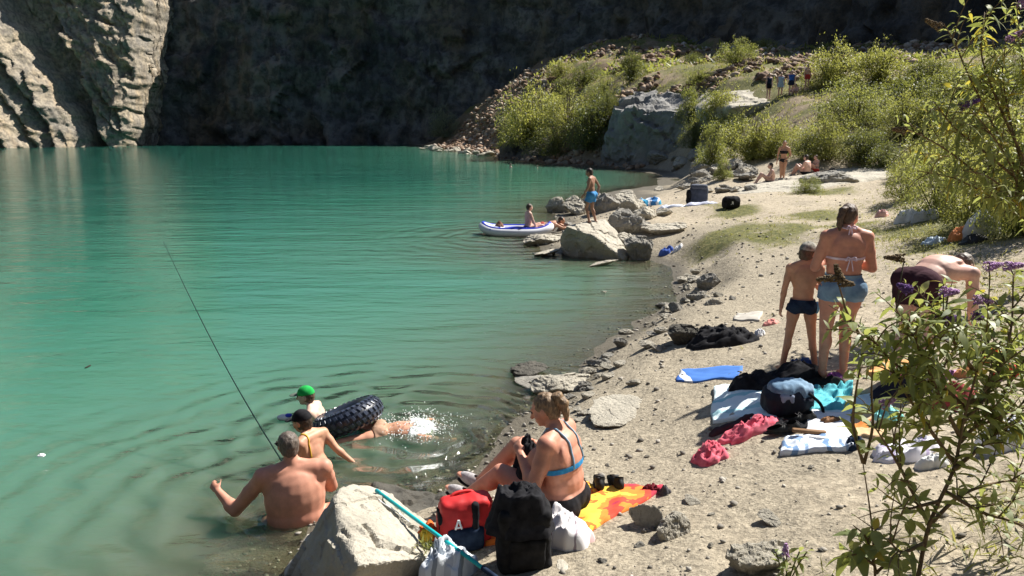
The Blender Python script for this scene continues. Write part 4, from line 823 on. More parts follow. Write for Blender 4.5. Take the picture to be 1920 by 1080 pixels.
# black cool bag with cloth
bx = thing('cool_box', 'tall black cool bag standing at the bottom edge beside the red backpack', 'box', (gy(982, 1000, 4.22).x, 4.25, .42)); bx.rotation_euler = (0, 0, .08)
M_BOX = pm('black_plastic', (.010, .010, .011), .55, .3, 12, .15, 90, .002)
M_BOXF = cloth('box_fabric', (.012, .012, .013), (.028, .028, .03), .3)
rbox('body', (0, 0, .19), (.31, .25, .42), M_BOXF, parent=bx, nz=.022, nf=5, bev=.035, vox=.01)
rbox('front_pocket', (.01, -.125, .13), (.22, .05, .2), M_BOXF, parent=bx, nz=.012, nf=7, bev=.02, vox=.01)
b_ = MB(); b_.add(*tube([(-.13, -.13, .28), (-.04, -.142, .285), (.05, -.142, .283), (.13, -.13, .28)], .004, 5)); b_.obj('zip', pm('zip', (.10, .10, .10), .4)).parent = bx
heap('jacket', 'black jacket dumped over the top of the black cool bag', 'jacket', 0, 0, .44, .36, .09, BLK, 15, .2, 3.4, 56, loc=(bx.location.x-.01, bx.location.y, bx.location.z+.42), sharp=1.2, hang=.16)
PKW = bands('pink_white', [(0, (.62, .25, .26)), (.2, (.8, .76, .75)), (.45, (.82, .80, .79)), (.62, (.36, .30, .33)), (.66, (.82, .8, .8)), (.9, (.7, .5, .5))], 0, 1, .9, .3)
heap('bag', 'white and pink cloth bag slumped right of the black cool bag', 'bag', 0, 0, .34, .36, .42, PKW, 17, .5, 2.6, loc=(gy(1058, 1040, 4.5).x, 4.48, .42))
heap('plastic_bag', 'crumpled grey and white plastic bag under the turquoise pole', 'bag', 0, 0, .36, .30, .2, bands('grey_white_bag', [(0, (.5, .53, .57)), (.3, (.62, .66, .70)), (.55, (.26, .29, .33)), (.7, (.68, .72, .75))], 0, 2.2, .5, .5), 19, .5, 4, loc=(gy(838, 1060, 4.15).x, 4.2, .38), sharp=1.2)
heap('towel', 'orange scrap of cloth tucked between the big boulder and the backpack', 'towel', 0, 0, .2, .14, .08, cloth('orange2', (.72, .16, .04)), 23, 0, loc=gy(805, 1000, 4.6))
heap('packet', 'small yellow packet beside the big boulder', 'packet', 0, 0, .09, .06, .05, pm('yellow_packet', (.80, .50, .04), .4, .15, 9, .2), 25, 0, loc=gy(797, 1008, 4.5))
pa, pb_ = BH(708, 926, .02), gy(905, 1065, 3.98); dd = (pb_-pa).normalized(); pe = pb_+dd*.18
po = tag(obj('net_pole', *tube([pa, pa.lerp(pb_, .5), pb_], [.0125, .0125, .0125], 10), pm('turquoise', (.015, .42, .44), .35, .12, 6, 0), None, True), 'turquoise pole lying across the big pale boulder', 'pole')
obj('grip', *tube([pb_, pe], [.0165, .0165], 10), NAVY, po, True); obj('end_cap', *capsule(pa-dd*.012, pa+dd*.03, .015, .0145, 10), pm('cap_teal', (.02, .30, .34), .4), po, True)
pa2, pb2 = BH(712, 940, .006), BH(790, 1000, .006); obj('cord', *tube(spline([pa+Vector((0, -.01, -.01)), pa2, pa2.lerp(pb2, .5)+Vector((0, 0, .015)), pb2], 12), .004, 6), WHITE, po, True)
# shoes
M_SHOE = pm('shoe_black', (.012, .013, .013), .6, .4, 30, .5, 90, .003)
def shoe(label, loc, rz, m, L=.27, g=None):
    t = thing('shoe', label, 'shoe', loc, g); t.rotation_euler = (0, 0, rz)
    me = remesh([ellip((0, .05, .035), (.045, .10, .045)), ellip((0, -.06, .05), (.038, .07, .06)), capsule((0, -.06, .06), (0, -.05, .10), .036, .04), ellip((0, .09, .03), (.046, .05, .034))], .007, 4)
    bm = bmesh.new(); bm.from_mesh(me); bmesh.ops.bisect_plane(bm, geom=bm.verts[:]+bm.edges[:]+bm.faces[:], plane_co=(0, -.05, .10), plane_no=(0, .35, 1), clear_outer=True); bm.to_mesh(me); bm.free(); me.name = 'upper'
    link('upper', me, m, None, True).parent = t
    b = MB(); b.add(*ellip((0, .01, .008), (.05, .145, .014), None, 24, 8)); b.obj('sole', pm('sole_dark', (.03, .03, .03), .8)).parent = t
    b = MB(); b.add(*tube([(-.028, .0, .088), (.028, .015, .086), (-.026, .03, .08), (.026, .045, .074)], .004, 5)); b.obj('lace', pm('lace', (.10, .10, .10), .9)).parent = t
    return t
for px, rz, w in ((1126, -.15, 'left'), (1158, .1, 'right')):
    q = gp(px, 916); shoe(f'black sneaker on the gravel behind the seated woman, {w} one of the pair', (q.x, q.y+.08, q.z+.005), rz+.1, M_SHOE, g='pair of black sneakers behind the seated woman')
heap('pouch', 'dark grey pouch lying at the corner of the orange towel', 'pouch', 1245, 920, .10, .08, .05, pm('grey_pouch', (.06, .055, .06), .7), 27)
heap('cloth', 'dark maroon cloth on the far corner of the orange towel', 'cloth', 1222, 915, .14, .09, .06, cloth('maroon2', (.16, .02, .03)), 28)
# --- the clothes on the beach
CREAM = cloth('cream', (.72, .68, .58), (.80, .77, .68)); TURQ = cloth('turquoise', (.10, .48, .56), (.18, .60, .66)); PALEB = bands('pale_blue_towel', [(0, (.70, .84, .86)), (.35, (.42, .68, .72)), (.42, (.76, .86, .88)), (.62, (.34, .62, .68)), (.68, (.72, .85, .87))], 1, 1, .9, .15)
PINK = cloth('pink', (.72, .10, .16), (.80, .22, .27), .3)
heap('clothes', 'heap of black clothes alone on the sand left of the boy', 'clothes', 1352, 640, .82, .62, .17, BLK, 31, .05, 4.5, 60, sharp=1.3)
drape('paper', 'whitish sheet lying behind the black heap of clothes', 'paper', [(1375, 604), (1424, 606), (1430, 590), (1382, 591)], pm('paper_grey', (.44, .41, .36), .9), 12, .02)
heap('cloth', 'small pink cloth lying between the black heap and the boy', 'cloth', 1444, 612, .2, .16, .05, cloth('salmon', (.75, .32, .28)), 33)
heap('cloth', 'white scrap of cloth at the right end of the black heap', 'cloth', 1425, 628, .12, .12, .06, WHITE, 34)
drape('mat', 'blue beach mat with a white stripe left of the black jacket', 'mat', [(1268, 722), (1385, 724), (1392, 693), (1276, 697)], bands('blue_mat', [(0, (.07, .17, .50)), (.10, (.78, .79, .82)), (.2, (.07, .18, .50))], 0, 1, .8, .02), 18, .01)
heap('jacket', 'long black jacket lying over the right end of the blue mat', 'jacket', 1440, 732, .98, .42, .22, BLK, 36, .03, 4.6, 60, sharp=1.2)
heap('jeans', 'blue cloth bundle at the boy\'s feet behind the black jacket', 'clothes', 1498, 706, .28, .24, .16, cloth('royal2', (.03, .08, .33), (.12, .22, .5), .3), 37)
heap('clothes', 'dark crumpled clothes between black jacket and woman\'s feet', 'clothes', 1535, 735, .40, .26, .10, cloth('charcoal', (.02, .022, .02)), 38)
heap('cloth', 'purple cloth scrap right beside the standing woman\'s feet', 'cloth', 1562, 722, .16, .13, .09, cloth('purple', (.32, .10, .36), (.46, .2, .48)), 39)
drape('beach_towel', 'pale blue and white towel left of the dark backpack', 'towel', [(1330, 800), (1450, 800), (1452, 738), (1338, 740)], PALEB, 26, .03, .015, 5, 5)
drape('beach_towel', 'turquoise towel crumpled right of the dark backpack', 'towel', [(1500, 790), (1590, 776), (1600, 735), (1510, 742)], TURQ, 30, .09, .02, 6, 6)
drape('beach_towel', 'pale blue towel edge peeping out below the turquoise towel', 'towel', [(1520, 792), (1640, 776), (1636, 752), (1540, 770)], cloth('paleb2', (.6, .76, .8)), 16, .02, .008, 5, 8)
bk = thing('backpack', 'dark navy backpack with a grey patch sitting between two blue towels', 'backpack', gp(1478, 785)); bk.rotation_euler = (0, 0, .1)
rbox('main_body', (0, .04, .105), (.38, .25, .19), pm('bag_navy', (.012, .016, .028), .7, .4, 8, .5, 120, .003), parent=bk, nz=.05, nf=5, bev=.07)
rbox('top_flap', (.02, .04, .20), (.33, .22, .09), DENIM, parent=bk, nz=.05, nf=6, bev=.04)
rbox('front_pocket', (-.07, -.08, .16), (.14, .06, .08), cloth('greyblue', (.26, .30, .40)), parent=bk, nz=.02, nf=8, bev=.03)
b_ = MB(); b_.add(*tube(spline([(.13, -.08, .2), (.21, -.14, .12), (.21, -.2, .03), (.12, -.22, .01)], 14), .014, 6)); b_.obj('shoulder_strap', BLK).parent = bk
heap('clothes', 'pink garment, long and crumpled, nearest the bare sand', 'clothes', 1405, 818, .56, .26, .11, PINK, 41, .42, 4.4, 54, sharp=1.4)
heap('clothes', 'pink garment end reaching towards the seated woman', 'clothes', 1330, 855, .27, .34, .10, PINK, 42, .1, 4.2, sharp=1.4)
heap('cloth', 'dark strip of cloth along the far side of the pink garment', 'cloth', 1375, 808, .5, .09, .06, cloth('charcoal2', (.05, .035, .04)), 43, .35)
for px, py, rz, w in ((1470, 822, 1.5, 'nearer'), (1500, 806, 1.35, 'farther')):
    q = gp(px, py); shoe(f'{w} black shoe of the pair between pink garment and white towel', (q.x, q.y, q.z), rz, M_SHOE)
heap('bag', 'flat black bag under the pair of black shoes', 'bag', 1482, 812, .40, .22, .06, BLK, 44, .1)
drape('beach_towel', 'white towel with a brown snack lying on it', 'towel', [(1500, 842), (1592, 845), (1594, 790), (1520, 788)], WHITE, 24, .02, .03, 4, 11)
heap('snack', 'small brown snack on the white towel', 'food', 0, 0, .16, .10, .035, pm('brown_food', (.22, .11, .05), .8, .4, 40, .6), 45, .3, loc=gp(1556, 806)+Vector((0, 0, .045)))
b_ = MB(); q = gp(1515, 834); b_.add(*box((0, 0, 0), (.26, .05, .03), (Vector((.97, -.22, 0)), Vector((.22, .97, 0)), Vector((0, 0, 1))), .012)); o = b_.obj('sandal', pm('wood_brown', (.20, .11, .05), .7)); o.location = q+Vector((.0, 0, .05)); tag(o, 'brown flat sandal at the near edge of the white towel', 'sandal')
drape('beach_towel', 'blue and white patterned towel folded at the front of the white one', 'towel', [(1456, 860), (1592, 858), (1592, 832), (1470, 834)], bands('blue_white', [(0, (.72, .78, .86)), (.3, (.20, .32, .52)), (.45, (.70, .77, .86)), (.7, (.28, .40, .60)), (.8, (.75, .8, .88))], 0, 2.2, .9, .9), 22, .04, .02, 6, 12)
drape('beach_towel', 'tan and orange printed towel behind the thin buddleia stem', 'towel', [(1598, 838), (1655, 838), (1660, 782), (1596, 784)], bands('tan_orange', [(0, (.60, .42, .24)), (.4, (.66, .22, .06)), (.55, (.62, .46, .28)), (.8, (.66, .42, .10))], 1, 1, .9, .5), 18, .04, .015, 5, 13)
heap('bag', 'turquoise and white packet beside the tan printed towel', 'packet', 1660, 806, .26, .18, .12, bands('turq_white', [(0, (.2, .55, .52)), (.4, (.75, .8, .76)), (.6, (.22, .56, .52))], 2, 1.6, .6, .4), 47)
heap('towel', 'white towel with purple bands lying behind the bush stems', 'towel', 1700, 862, .46, .28, .10, bands('white_purple', [(0, (.74, .72, .78)), (.4, (.42, .36, .52)), (.5, (.78, .76, .82))], 0, 2.0, .9, .6), 48, .05, 4.4)
heap('towel', 'dark blue cloth between patterned towel and thin bush stem', 'cloth', 1600, 850, .14, .16, .07, NAVY, 49)
drape('beach_towel', 'orange towel by the feet of the bending man', 'towel', [(1625, 722), (1740, 720), (1735, 690), (1640, 692)], cloth('orange', (.72, .34, .12), (.80, .45, .2)), 20, .05, .02, 5, 14)
heap('towel', 'purple and pink towel bundle right of the orange towel', 'towel', 1735, 722, .55, .24, .10, bands('purple_pink', [(0, (.16, .08, .18)), (.35, (.55, .22, .38)), (.6, (.20, .10, .22)), (.8, (.6, .3, .42))], 0, 2, .9, .6), 50)
heap('clothes', 'dark clothes heap below the orange towel behind the bush', 'clothes', 1690, 750, .6, .28, .12, cloth('charcoal3', (.03, .028, .04)), 51)
for i, (px, py, w, lab, c) in enumerate([(1860, 680, .32, 'orange beach bag half hidden by the flowering bush', (.70, .17, .05)), (1885, 712, .22, 'red cloth beside the orange beach bag', (.60, .06, .04)), (1815, 712, .24, 'tan cloth left of the orange beach bag', (.5, .26, .12)), (1890, 838, .42, 'white towel crumpled at the right edge of the picture', (.78, .78, .8)), (1745, 880, .22, 'white paper scrap under the bush branches', (.72, .72, .70)), (1780, 770, .4, 'dark red cloth behind the dense part of the bush', (.25, .05, .05))]):
    heap('bag' if 'bag' in lab else 'cloth', lab, 'bag' if 'bag' in lab else 'cloth', px, py, w, w*.6, w*.4, cloth('misc%d' % i, c), 60+i)
# --- farther things
M_BW = bands('far_blue_white', [(0, (.06, .22, .5)), (.3, (.70, .76, .84)), (.5, (.05, .30, .5)), (.75, (.72, .76, .84))], 0, 1.6, .9, .7)
heap('towel', 'blue towel thrown on the rocks left of the grey rucksack', 'towel', 1215, 384, .9, .6, .3, M_BW, 70); heap('towel', 'white towel spread between blue towel and grey rucksack', 'towel', 1258, 388, .95, .6, .2, cloth('whiteblue', (.62, .66, .76)), 71); heap('towel', 'pale lilac towel under the grey rucksack', 'towel', 1318, 392, 1.1, .5, .12, cloth('lilac2', (.52, .54, .66)), 72)
rs = thing('rucksack', 'upright dark grey rucksack on the lilac towel by the promontory', 'rucksack', gp(1308, 389)); rs.rotation_euler = (0, 0, -.2)
rbox('main_body', (0, 0, .30), (.55, .34, .56), pm('rucksack_grey', (.055, .065, .09), .8, .3, 6), parent=rs, nz=.05, nf=3, bev=.1, vox=.03); rbox('side_pocket', (-.28, -.05, .26), (.16, .26, .46), BLK, parent=rs, nz=.03, nf=3, bev=.06, vox=.03); rbox('top_lid', (.02, 0, .58), (.5, .36, .14), cloth('grey_lid', (.10, .11, .14)), parent=rs, nz=.03, nf=3, bev=.06, vox=.03)
b2_ = thing('bag', 'small black bag with a white patch on the sand right of the grey rucksack', 'bag', gp(1370, 394)); rbox('main_body', (0, 0, .16), (.46, .3, .32), BLK, parent=b2_, nz=.05, nf=4, bev=.1, vox=.03); rbox('white_patch', (-.04, -.15, .16), (.18, .04, .16), WHITE, parent=b2_, nz=.01, bev=.015, vox=.02)
heap('cloth', 'blue cloth on the sand below the cream flat rock', 'cloth', 1250, 472, .34, .3, .14, cloth('royal3', (.07, .13, .42)), 73); heap('cloth', 'white cloth beside the blue one below the flat rock', 'cloth', 1270, 468, .22, .24, .10, WHITE, 74)
for i, (px, py, w, h, lab, c) in enumerate([(1705, 410, .55, .42, 'white plastic bag snagged at the foot of the shrubs', (.78, .78, .78)), (1735, 408, .5, .34, 'grey white litter bag right of the snagged white one', (.6, .6, .6)), (1800, 446, .34, .26, 'orange litter on the grass below the tall shrub', (.75, .26, .08)), (1835, 440, .55, .34, 'grey and white litter pile on the grass below the tall shrub', (.55, .56, .58)), (1868, 420, .45, .34, 'dark bag at the foot of the tall shrub', (.03, .03, .05)), (1752, 452, .4, .12, 'flattened pale blue litter on the grass', (.5, .6, .68)), (1825, 452, .4, .12, 'black litter scrap beside the orange litter', (.03, .03, .03)), (1655, 400, .3, .16, 'pinkish litter at the left end of the shrubs', (.7, .42, .38))]):
    heap('litter', lab, 'litter', px, py, w, w*.7, h, pm('litter%d' % i, c, .5, .25, 5, .4), 80+i, sharp=1.2)
heap('bag', 'black bag on the far sunbathing ledge beside the sitting bathers', 'bag', 1560, 326, .5, .4, .3, BLK, 90)
# --- tyre tube
def torus(R, r, nu=64, nv=20, f=None):
    U, Vv = np.meshgrid(np.linspace(0, 2*math.pi, nu, endpoint=False), np.linspace(0, 2*math.pi, nv, endpoint=False), indexing='ij'); u, v = U.ravel(), Vv.ravel()
    rr = r if f is None else f(u, v); P = np.stack([(R+rr*np.cos(v))*np.cos(u), (R+rr*np.cos(v))*np.sin(u), rr*np.sin(v)], -1)
    Fc = [(i*nv+j, ((i+1) % nu)*nv+j, ((i+1) % nu)*nv+(j+1) % nv, i*nv+(j+1) % nv) for i in range(nu) for j in range(nv)]; return P, Fc
tu = thing('tyre_tube', 'large dark tyre tube with tread blocks floating tilted between two children and the splash', 'inner tube', gz(653, 800, 0)+Vector((0, 0, .10)))
tu.rotation_euler = (math.radians(-9), math.radians(-22), 0)
M_RUB = pm('rubber', (.016, .020, .032), .34, .3, 14, .2, 60, .003, .5); M_TRD = pm('rubber_tread', (.045, .055, .085), .28, .3, 20, .1, 60, .002, .6)
b_ = MB(); b_.add(*torus(.255, .125)); b_.obj('tube_body', M_RUB).parent = tu
b_ = MB()
for row, (v0, w) in enumerate([(1.15, .045), (.62, .06), (.1, .06), (-.42, .06), (-.95, .045)]):
    nb = 34
    for i in range(nb):
        u = (i+.5*(row % 2))/nb*2*math.pi; rr = .125; c_ = np.array([(.255+rr*math.cos(v0))*math.cos(u), (.255+rr*math.cos(v0))*math.sin(u), rr*math.sin(v0)])
        nrm = Vector((math.cos(v0)*math.cos(u), math.cos(v0)*math.sin(u), math.sin(v0))); tg = Vector((-math.sin(u), math.cos(u), 0)); bt_ = nrm.cross(tg)
        b_.add(*box(c_, (.036, w*.82, .02), (tg*.94+bt_*.34, bt_*.94-tg*.34, nrm), .004))
b_.obj('tread', M_TRD, None, False).parent = tu
b_ = MB(); b_.add(*capsule((.13, 0, .0), (.09, 0, .01), .008, .007)); b_.obj('valve', M_EYE).parent = tu
# --- white and blue inflatable
ib = thing('inflatable_kayak', 'white and royal blue inflatable kayak beached against the promontory rocks', 'inflatable', gz(968, 435, 0)); ib.rotation_euler = (0, 0, math.radians(-3)); ib.location.y = 22.1; ib.location.x = gy(968, 430, 22.1).x
M_INW = pm('inflatable_white', (.70, .71, .76), .35, .06, 4, .1, 20, .01); M_INB = pm('inflatable_blue', (.03, .05, .48), .35, .15, 4, .1, 20, .01)
def rim(k, z, e=1.0): return [(1.0*k*math.cos(t), .44*k*math.copysign(abs(math.sin(t))**.75, math.sin(t))*e, z+.14*abs(math.cos(t))**5) for t in np.linspace(0, 2*math.pi, 56)]
b_ = MB(); b_.add(*tube(rim(1, .10), .125, 14)); b_.obj('hull', M_INW).parent = ib
b_ = MB(); b_.add(*ellip((0, 0, .05), (.92, .36, .10), None, 30, 8)); b_.obj('floor', M_INB).parent = ib
b_ = MB(); b_.add(*tube(rim(1.0, .205), .045, 8)); b_.obj('blue_rim', M_INB).parent = ib
for x in (-.74, -.5): b_ = MB(); b_.add(*ellip((x, -.25, .19), (.09, .2, .05), None, 14, 8)); b_.obj('blue_patch', M_INB).parent = ib
b_ = MB(); b_.add(*ellip((-.64, 0, .20), (.30, .26, .09), None, 18, 10)); b_.obj('bow_cushion', M_INW).parent = ib
b_ = MB(); b_.add(*ellip((.05, -.22, .2), (.34, .18, .07), None, 18, 10)); b_.obj('seat_cushion', M_INB).parent = ib
heap('bundle', 'small brown bundle lying on the bow of the inflatable', 'bundle', 0, 0, .26, .22, .16, pm('bundle_brown', (.20, .10, .06), .8, .3), 97, 0, loc=ib.location+Vector((-.5, -.05, .24)))
# --- splash, floating scraps
sp = gz(780, 802, 0); r = np.random.default_rng(21); b_ = MB(); OC = ellip((0, 0, 0), (1, 1, 1), None, 6, 4)
for i in range(1500):
    a = r.uniform(0, 6.28); rr = abs(r.normal(0, .19)); zz = max(0, r.normal(.0, .06)) if rr < .36 else abs(r.normal(0, .015)); s_ = r.uniform(.002, .0085)
    b_.add(OC[0]*np.array([s_, s_, s_*.8])+np.array([rr*math.cos(a)*1.25, rr*math.sin(a)*1.1, zz]), OC[1])
m, nt = nodes('foam'); finish(nt, (.86, .9, .88), .35, None, .5); fo = b_.obj('splash', m); fo.location = sp; stuff(fo, 'white water splash at the feet of the swimmer', 'splash')
b_ = MB(); mo = heap('foam', None, None, 0, 0, .46, .34, .07, m, 93, 0, 9, 80, loc=sp+Vector((0, 0, -.015)), sharp=1.5); mo.parent = fo; mo.location = (0, 0, -.02)
q = gz(165, 689, 0); o = obj('floating_leaf', *ellip((0, 0, 0), (.016, .05, .010), None, 12, 6), pm('dark_leaf', (.03, .03, .02), .6), None, True); o.location = q+Vector((0, 0, .012)); o.rotation_euler = (.2, .1, -.5); tag(o, 'dark leaf floating alone on the open water', 'leaf')
heap('floating_scrap', 'white scrap floating on the water at the left edge', 'scrap', 0, 0, .07, .05, .015, WHITE, 95, loc=gz(78, 854, 0))
o = thing('toy_float', 'small white and blue float in front of the child in the black cap', 'float', gz(533, 786, 0)); b_ = MB(); b_.add(*ellip((0, 0, .02), (.08, .05, .035), None, 14, 8)); b_.obj('float_body', WHITE).parent = o; b_ = MB(); b_.add(*ellip((.05, 0, .045), (.04, .04, .02), None, 12, 6)); b_.obj('blue_top', M_INB).parent = o
# ---------------------------------------------------------------- vegetation
def leafmat(name, stops, trans=.45, rough=.5):
    trans = min(.64, trans+.19)
    m, nt = nodes(name); col = ramp(nt, at(nt, 'tint'), stops)
    d = N(nt, 'ShaderNodeBsdfDiffuse'); nt.links.new(col, d.inputs[0])
    t = N(nt, 'ShaderNodeBsdfTranslucent'); nt.links.new(mixc(nt, .5, col, (.38, .39, .06), 'MIX'), t.inputs[0])
    mx = N(nt, 'ShaderNodeMixShader'); mx.inputs[0].default_value = trans; nt.links.new(d.outputs[0], mx.inputs[1]); nt.links.new(t.outputs[0], mx.inputs[2])
    g = N(nt, 'ShaderNodeBsdfGlossy', Roughness=rough); mx2 = N(nt, 'ShaderNodeMixShader'); mx2.inputs[0].default_value = .05
    nt.links.new(mx.outputs[0], mx2.inputs[1]); nt.links.new(g.outputs[0], mx2.inputs[2])
    o = N(nt, 'ShaderNodeOutputMaterial'); nt.links.new(mx2.outputs[0], o.inputs[0]); return m
L_BUD = leafmat('buddleia_leaf', [(0, (.08, .125, .04)), (.5, (.23, .29, .095)), (.88, (.40, .43, .16)), (.95, (.40, .39, .20)), (1, (.52, .38, .03))], .4)
L_YEL = leafmat('yellow_green_leaf', [(0, (.10, .12, .028)), (.5, (.25, .26, .062)), (1, (.42, .39, .14))], .45)
L_MID = leafmat('mid_green_leaf', [(0, (.08, .11, .028)), (.5, (.19, .22, .06)), (1, (.34, .34, .12))], .42)
L_DRK = leafmat('dark_green_leaf', [(0, (.02, .035, .012)), (.5, (.05, .075, .022)), (1, (.10, .13, .04))], .3)
L_GRY = leafmat('grey_green_leaf', [(0, (.10, .12, .09)), (.5, (.19, .22, .16)), (1, (.30, .33, .24))], .3)
L_DRY = leafmat('dry_grass_blade', [(0, (.12, .13, .03)), (.5, (.26, .25, .08)), (1, (.46, .38, .18))], .35)
M_BARK = pm('bark', (.16, .11, .06), .9, .3, 20, .6, 80, .003); M_TWIG = pm('twig', (.10, .085, .045), .9, .3, 20, .5)
def blades(P, D, L, Wd, droop, seg, seed, fold=.25, up=None):
    """lance shaped leaves: base points, directions, lengths, half widths -> verts, quads"""
    r = np.random.default_rng(seed); n = len(P); D = D/np.linalg.norm(D, axis=1)[:, None]
    u = np.tile([0, 0, 1.], (n, 1)) if up is None else up
    u = u+r.normal(0, .35, (n, 3)); S = np.cross(D, u); S /= np.linalg.norm(S, axis=1)[:, None]+1e-9; Nn = np.cross(S, D)
    rows = []
    prof = {1: [1, .0], 2: [.25, 1, .0], 3: [.2, .95, .75, 0.], 4: [.12, .8, 1, .62, 0.]}[seg]
    for j in range(seg+1):
        t = j/seg; c = P+D*(L*t)[:, None]+np.array([0, 0, -1.])*(droop*L*t*t)[:, None]
        w = (Wd*max(prof[j], .06))[:, None]; rows += [c-S*w+Nn*w*fold, c+S*w+Nn*w*fold]
    V = np.stack(rows, 1); k = 2*(seg+1); base = (np.arange(n)*k)[:, None]
    Fc = np.concatenate([base+np.array([[2*j, 2*j+1, 2*j+3, 2*j+2]]) for j in range(seg)])
    return V.reshape(-1, 3), Fc, k
def along(pts, ts):
    pts = np.array([tuple(p) for p in pts]); d = np.r_[0, np.cumsum(np.linalg.norm(np.diff(pts, axis=0), axis=1))]; s = np.array(ts)*d[-1]
    Q = np.stack([np.interp(s, d, pts[:, i]) for i in range(3)], -1); e = .02*d[-1]
    T = np.stack([np.interp(np.minimum(s+e, d[-1]), d, pts[:, i])-np.interp(np.maximum(s-e, 0), d, pts[:, i]) for i in range(3)], -1)
    return Q, T/(np.linalg.norm(T, axis=1)[:, None]+1e-9), d[-1]
def bushproto(seed, nst=46, spread=1.0, leaf=.034, per=120, ball=0):
    r = np.random.default_rng(seed); b = MB(); P = []; D = []
    for i in range(nst):
        a = r.uniform(0, 6.283); tilt = spread*r.power(.6)*1.05; l = r.uniform(.72, 1.08)*(1-.28*tilt)
        d = np.array([math.sin(tilt)*math.cos(a), math.sin(tilt)*math.sin(a), math.cos(tilt)]); b0 = np.array([math.cos(a), math.sin(a), 0])*r.uniform(0, .14)
        w = r.normal(0, .05, 3); sp = spline([b0, b0+d*l*.35+w+[0, 0, .05], b0+d*l*.7+w*1.5+[0, 0, .04], b0+d*l+[0, 0, -.1*tilt]], 9)
        b.add(*tube(sp, list(np.linspace(.009, .002, 9)), 4))
        q, t, _ = along(sp, 1-.80*r.uniform(0, 1, per)**1.15); o = r.normal(0, 1, (per, 3)); k = .055*(1.15-np.linspace(0, 1, per))[:, None]
        q = q+o*.045; P.append(q); D.append(o*.8+t*.9+[0, 0, -.1])
    m_ = int(nst*per*4.2); v = r.normal(0, 1, (m_, 3)); v /= np.linalg.norm(v, axis=1)[:, None]; v[:, 2] = np.abs(v[:, 2]); rad = r.power(2.2, m_)[:, None]
    sh_ = (.74+.30*fbm(v*2.1, 3, seed+9))[:, None]*np.array([spread**.5*.98, spread**.5*.98, 1.16])
    P.append(v*rad*sh_+[0, 0, .04]); D.append(v*.6+r.normal(0, .7, (m_, 3))+[0, 0, .25])
    P = np.concatenate(P); D = np.concatenate(D); n = len(P); keep = P[:, 2] > .0
    keep &= fbm(P*3.6, 3, seed) > -.10
    P, D = P[keep], D[keep]; n = len(P); L = leaf*r.uniform(.6, 1.35, n)
    V, Fc, k = blades(P, D, L, L*.21, np.full(n, .25), 2, seed)
    tint = np.clip(r.normal(.45, .22, n)+.35*fbm(P*3, 2, seed+4)+.1, 0, 1)
    fo = obj('foliage', V, Fc, L_YEL, None, False, {'tint': np.repeat(tint, k)}); br = b.obj('branches', M_TWIG)
    return fo.data, br.data, [bpy.data.objects.remove(fo), bpy.data.objects.remove(br)]
PROT = [bushproto(300+i, [30, 26, 36, 24, 30][i], [1.0, .75, 1.25, .6, 1.1][i], [.050, .046, .042, .048, .036][i], [90, 100, 90, 100, 90][i]) for i in range(5)]
def bush(px, py, w, h, k, mat, label, group=None, Y=None, name='bush', dz=-.05, rz=None):
    """bush whose foot is at a pixel, w x h in photo pixels"""
    p = gp(px, py) if Y is None else gy(px, py, Y)
    if Y is not None: p.z = min(p.z, max(h1(p.x, p.y), 0)+.3)
    zc = p.y*CT-(p.z-CH)*ST; s = zc/FPX; t = thing(name, label, 'bush', (p.x, p.y, p.z+dz), group)
    t.rotation_euler = (0, 0, random.uniform(0, 6.28) if rz is None else rz); t.scale = (w*s/1.5, w*s/1.5, h*s/.98)
    for me, nm in ((PROT[k][0], 'foliage'), (PROT[k][1], 'branches')):
        o = bpy.data.objects.new(nm, me); COL.objects.link(o); o.parent = t
        if nm == 'foliage': o.material_slots[0].link = 'OBJECT'; o.material_slots[0].material = mat
    return t
GH = 'bushes growing over the sunlit hillside'; LH = 'yellow green bush growing among others on the sunlit hillside'
for a in [(1000,272,150,140,0,L_YEL,'tallest light green bush at the left of the rock bank'),(1065,238,120,80,2,L_YEL,'broad light green bush above the rock bank'),(1105,282,110,110,1,L_DRK,'dark green bush on the rock bank left of the outcrop'),(965,285,80,90,4,L_MID,'mid green bush at the waterline end of the rock bank'),(1040,292,110,70,4,L_DRK,'dark low bush hanging over the rock bank'),(835,262,64,60,2,L_GRY,'rounded grey green shrub on the rubble near the far cliff'),(802,264,42,36,2,L_GRY,'smaller grey green shrub left of the rounded one on the rubble'),
  (1560,158,120,92,0,L_YEL,'tall yellow green bush behind the upper ledge people'),(1645,168,130,92,1,L_YEL,'second tall yellow green bush right of the upper ledge'),(1600,238,150,90,2,L_MID,'wide bush below the two tall hillside bushes'),(1410,300,130,100,0,L_YEL,'broad yellow green bush above the far sunbathing ledge'),(1335,312,80,86,3,L_MID,'upright bush on the shore rocks right of the outcrop'),(1550,298,140,92,4,L_YEL,'bush directly behind the sitting ledge bathers'),(1380,124,80,48,2,L_MID,'low rounded bush among rubble left of the upper ledge'),(1185,152,66,66,1,L_DRK,'dark upright bush at the back edge of the outcrop'),(1290,238,70,70,3,L_MID,'bush growing up the right side of the outcrop'),(1512,366,56,34,2,L_MID,'small bright green bush in front of the sunbathing ledge'),(1355,345,46,40,3,L_MID,'small bush between shore rocks and far ledge')]: bush(*a)
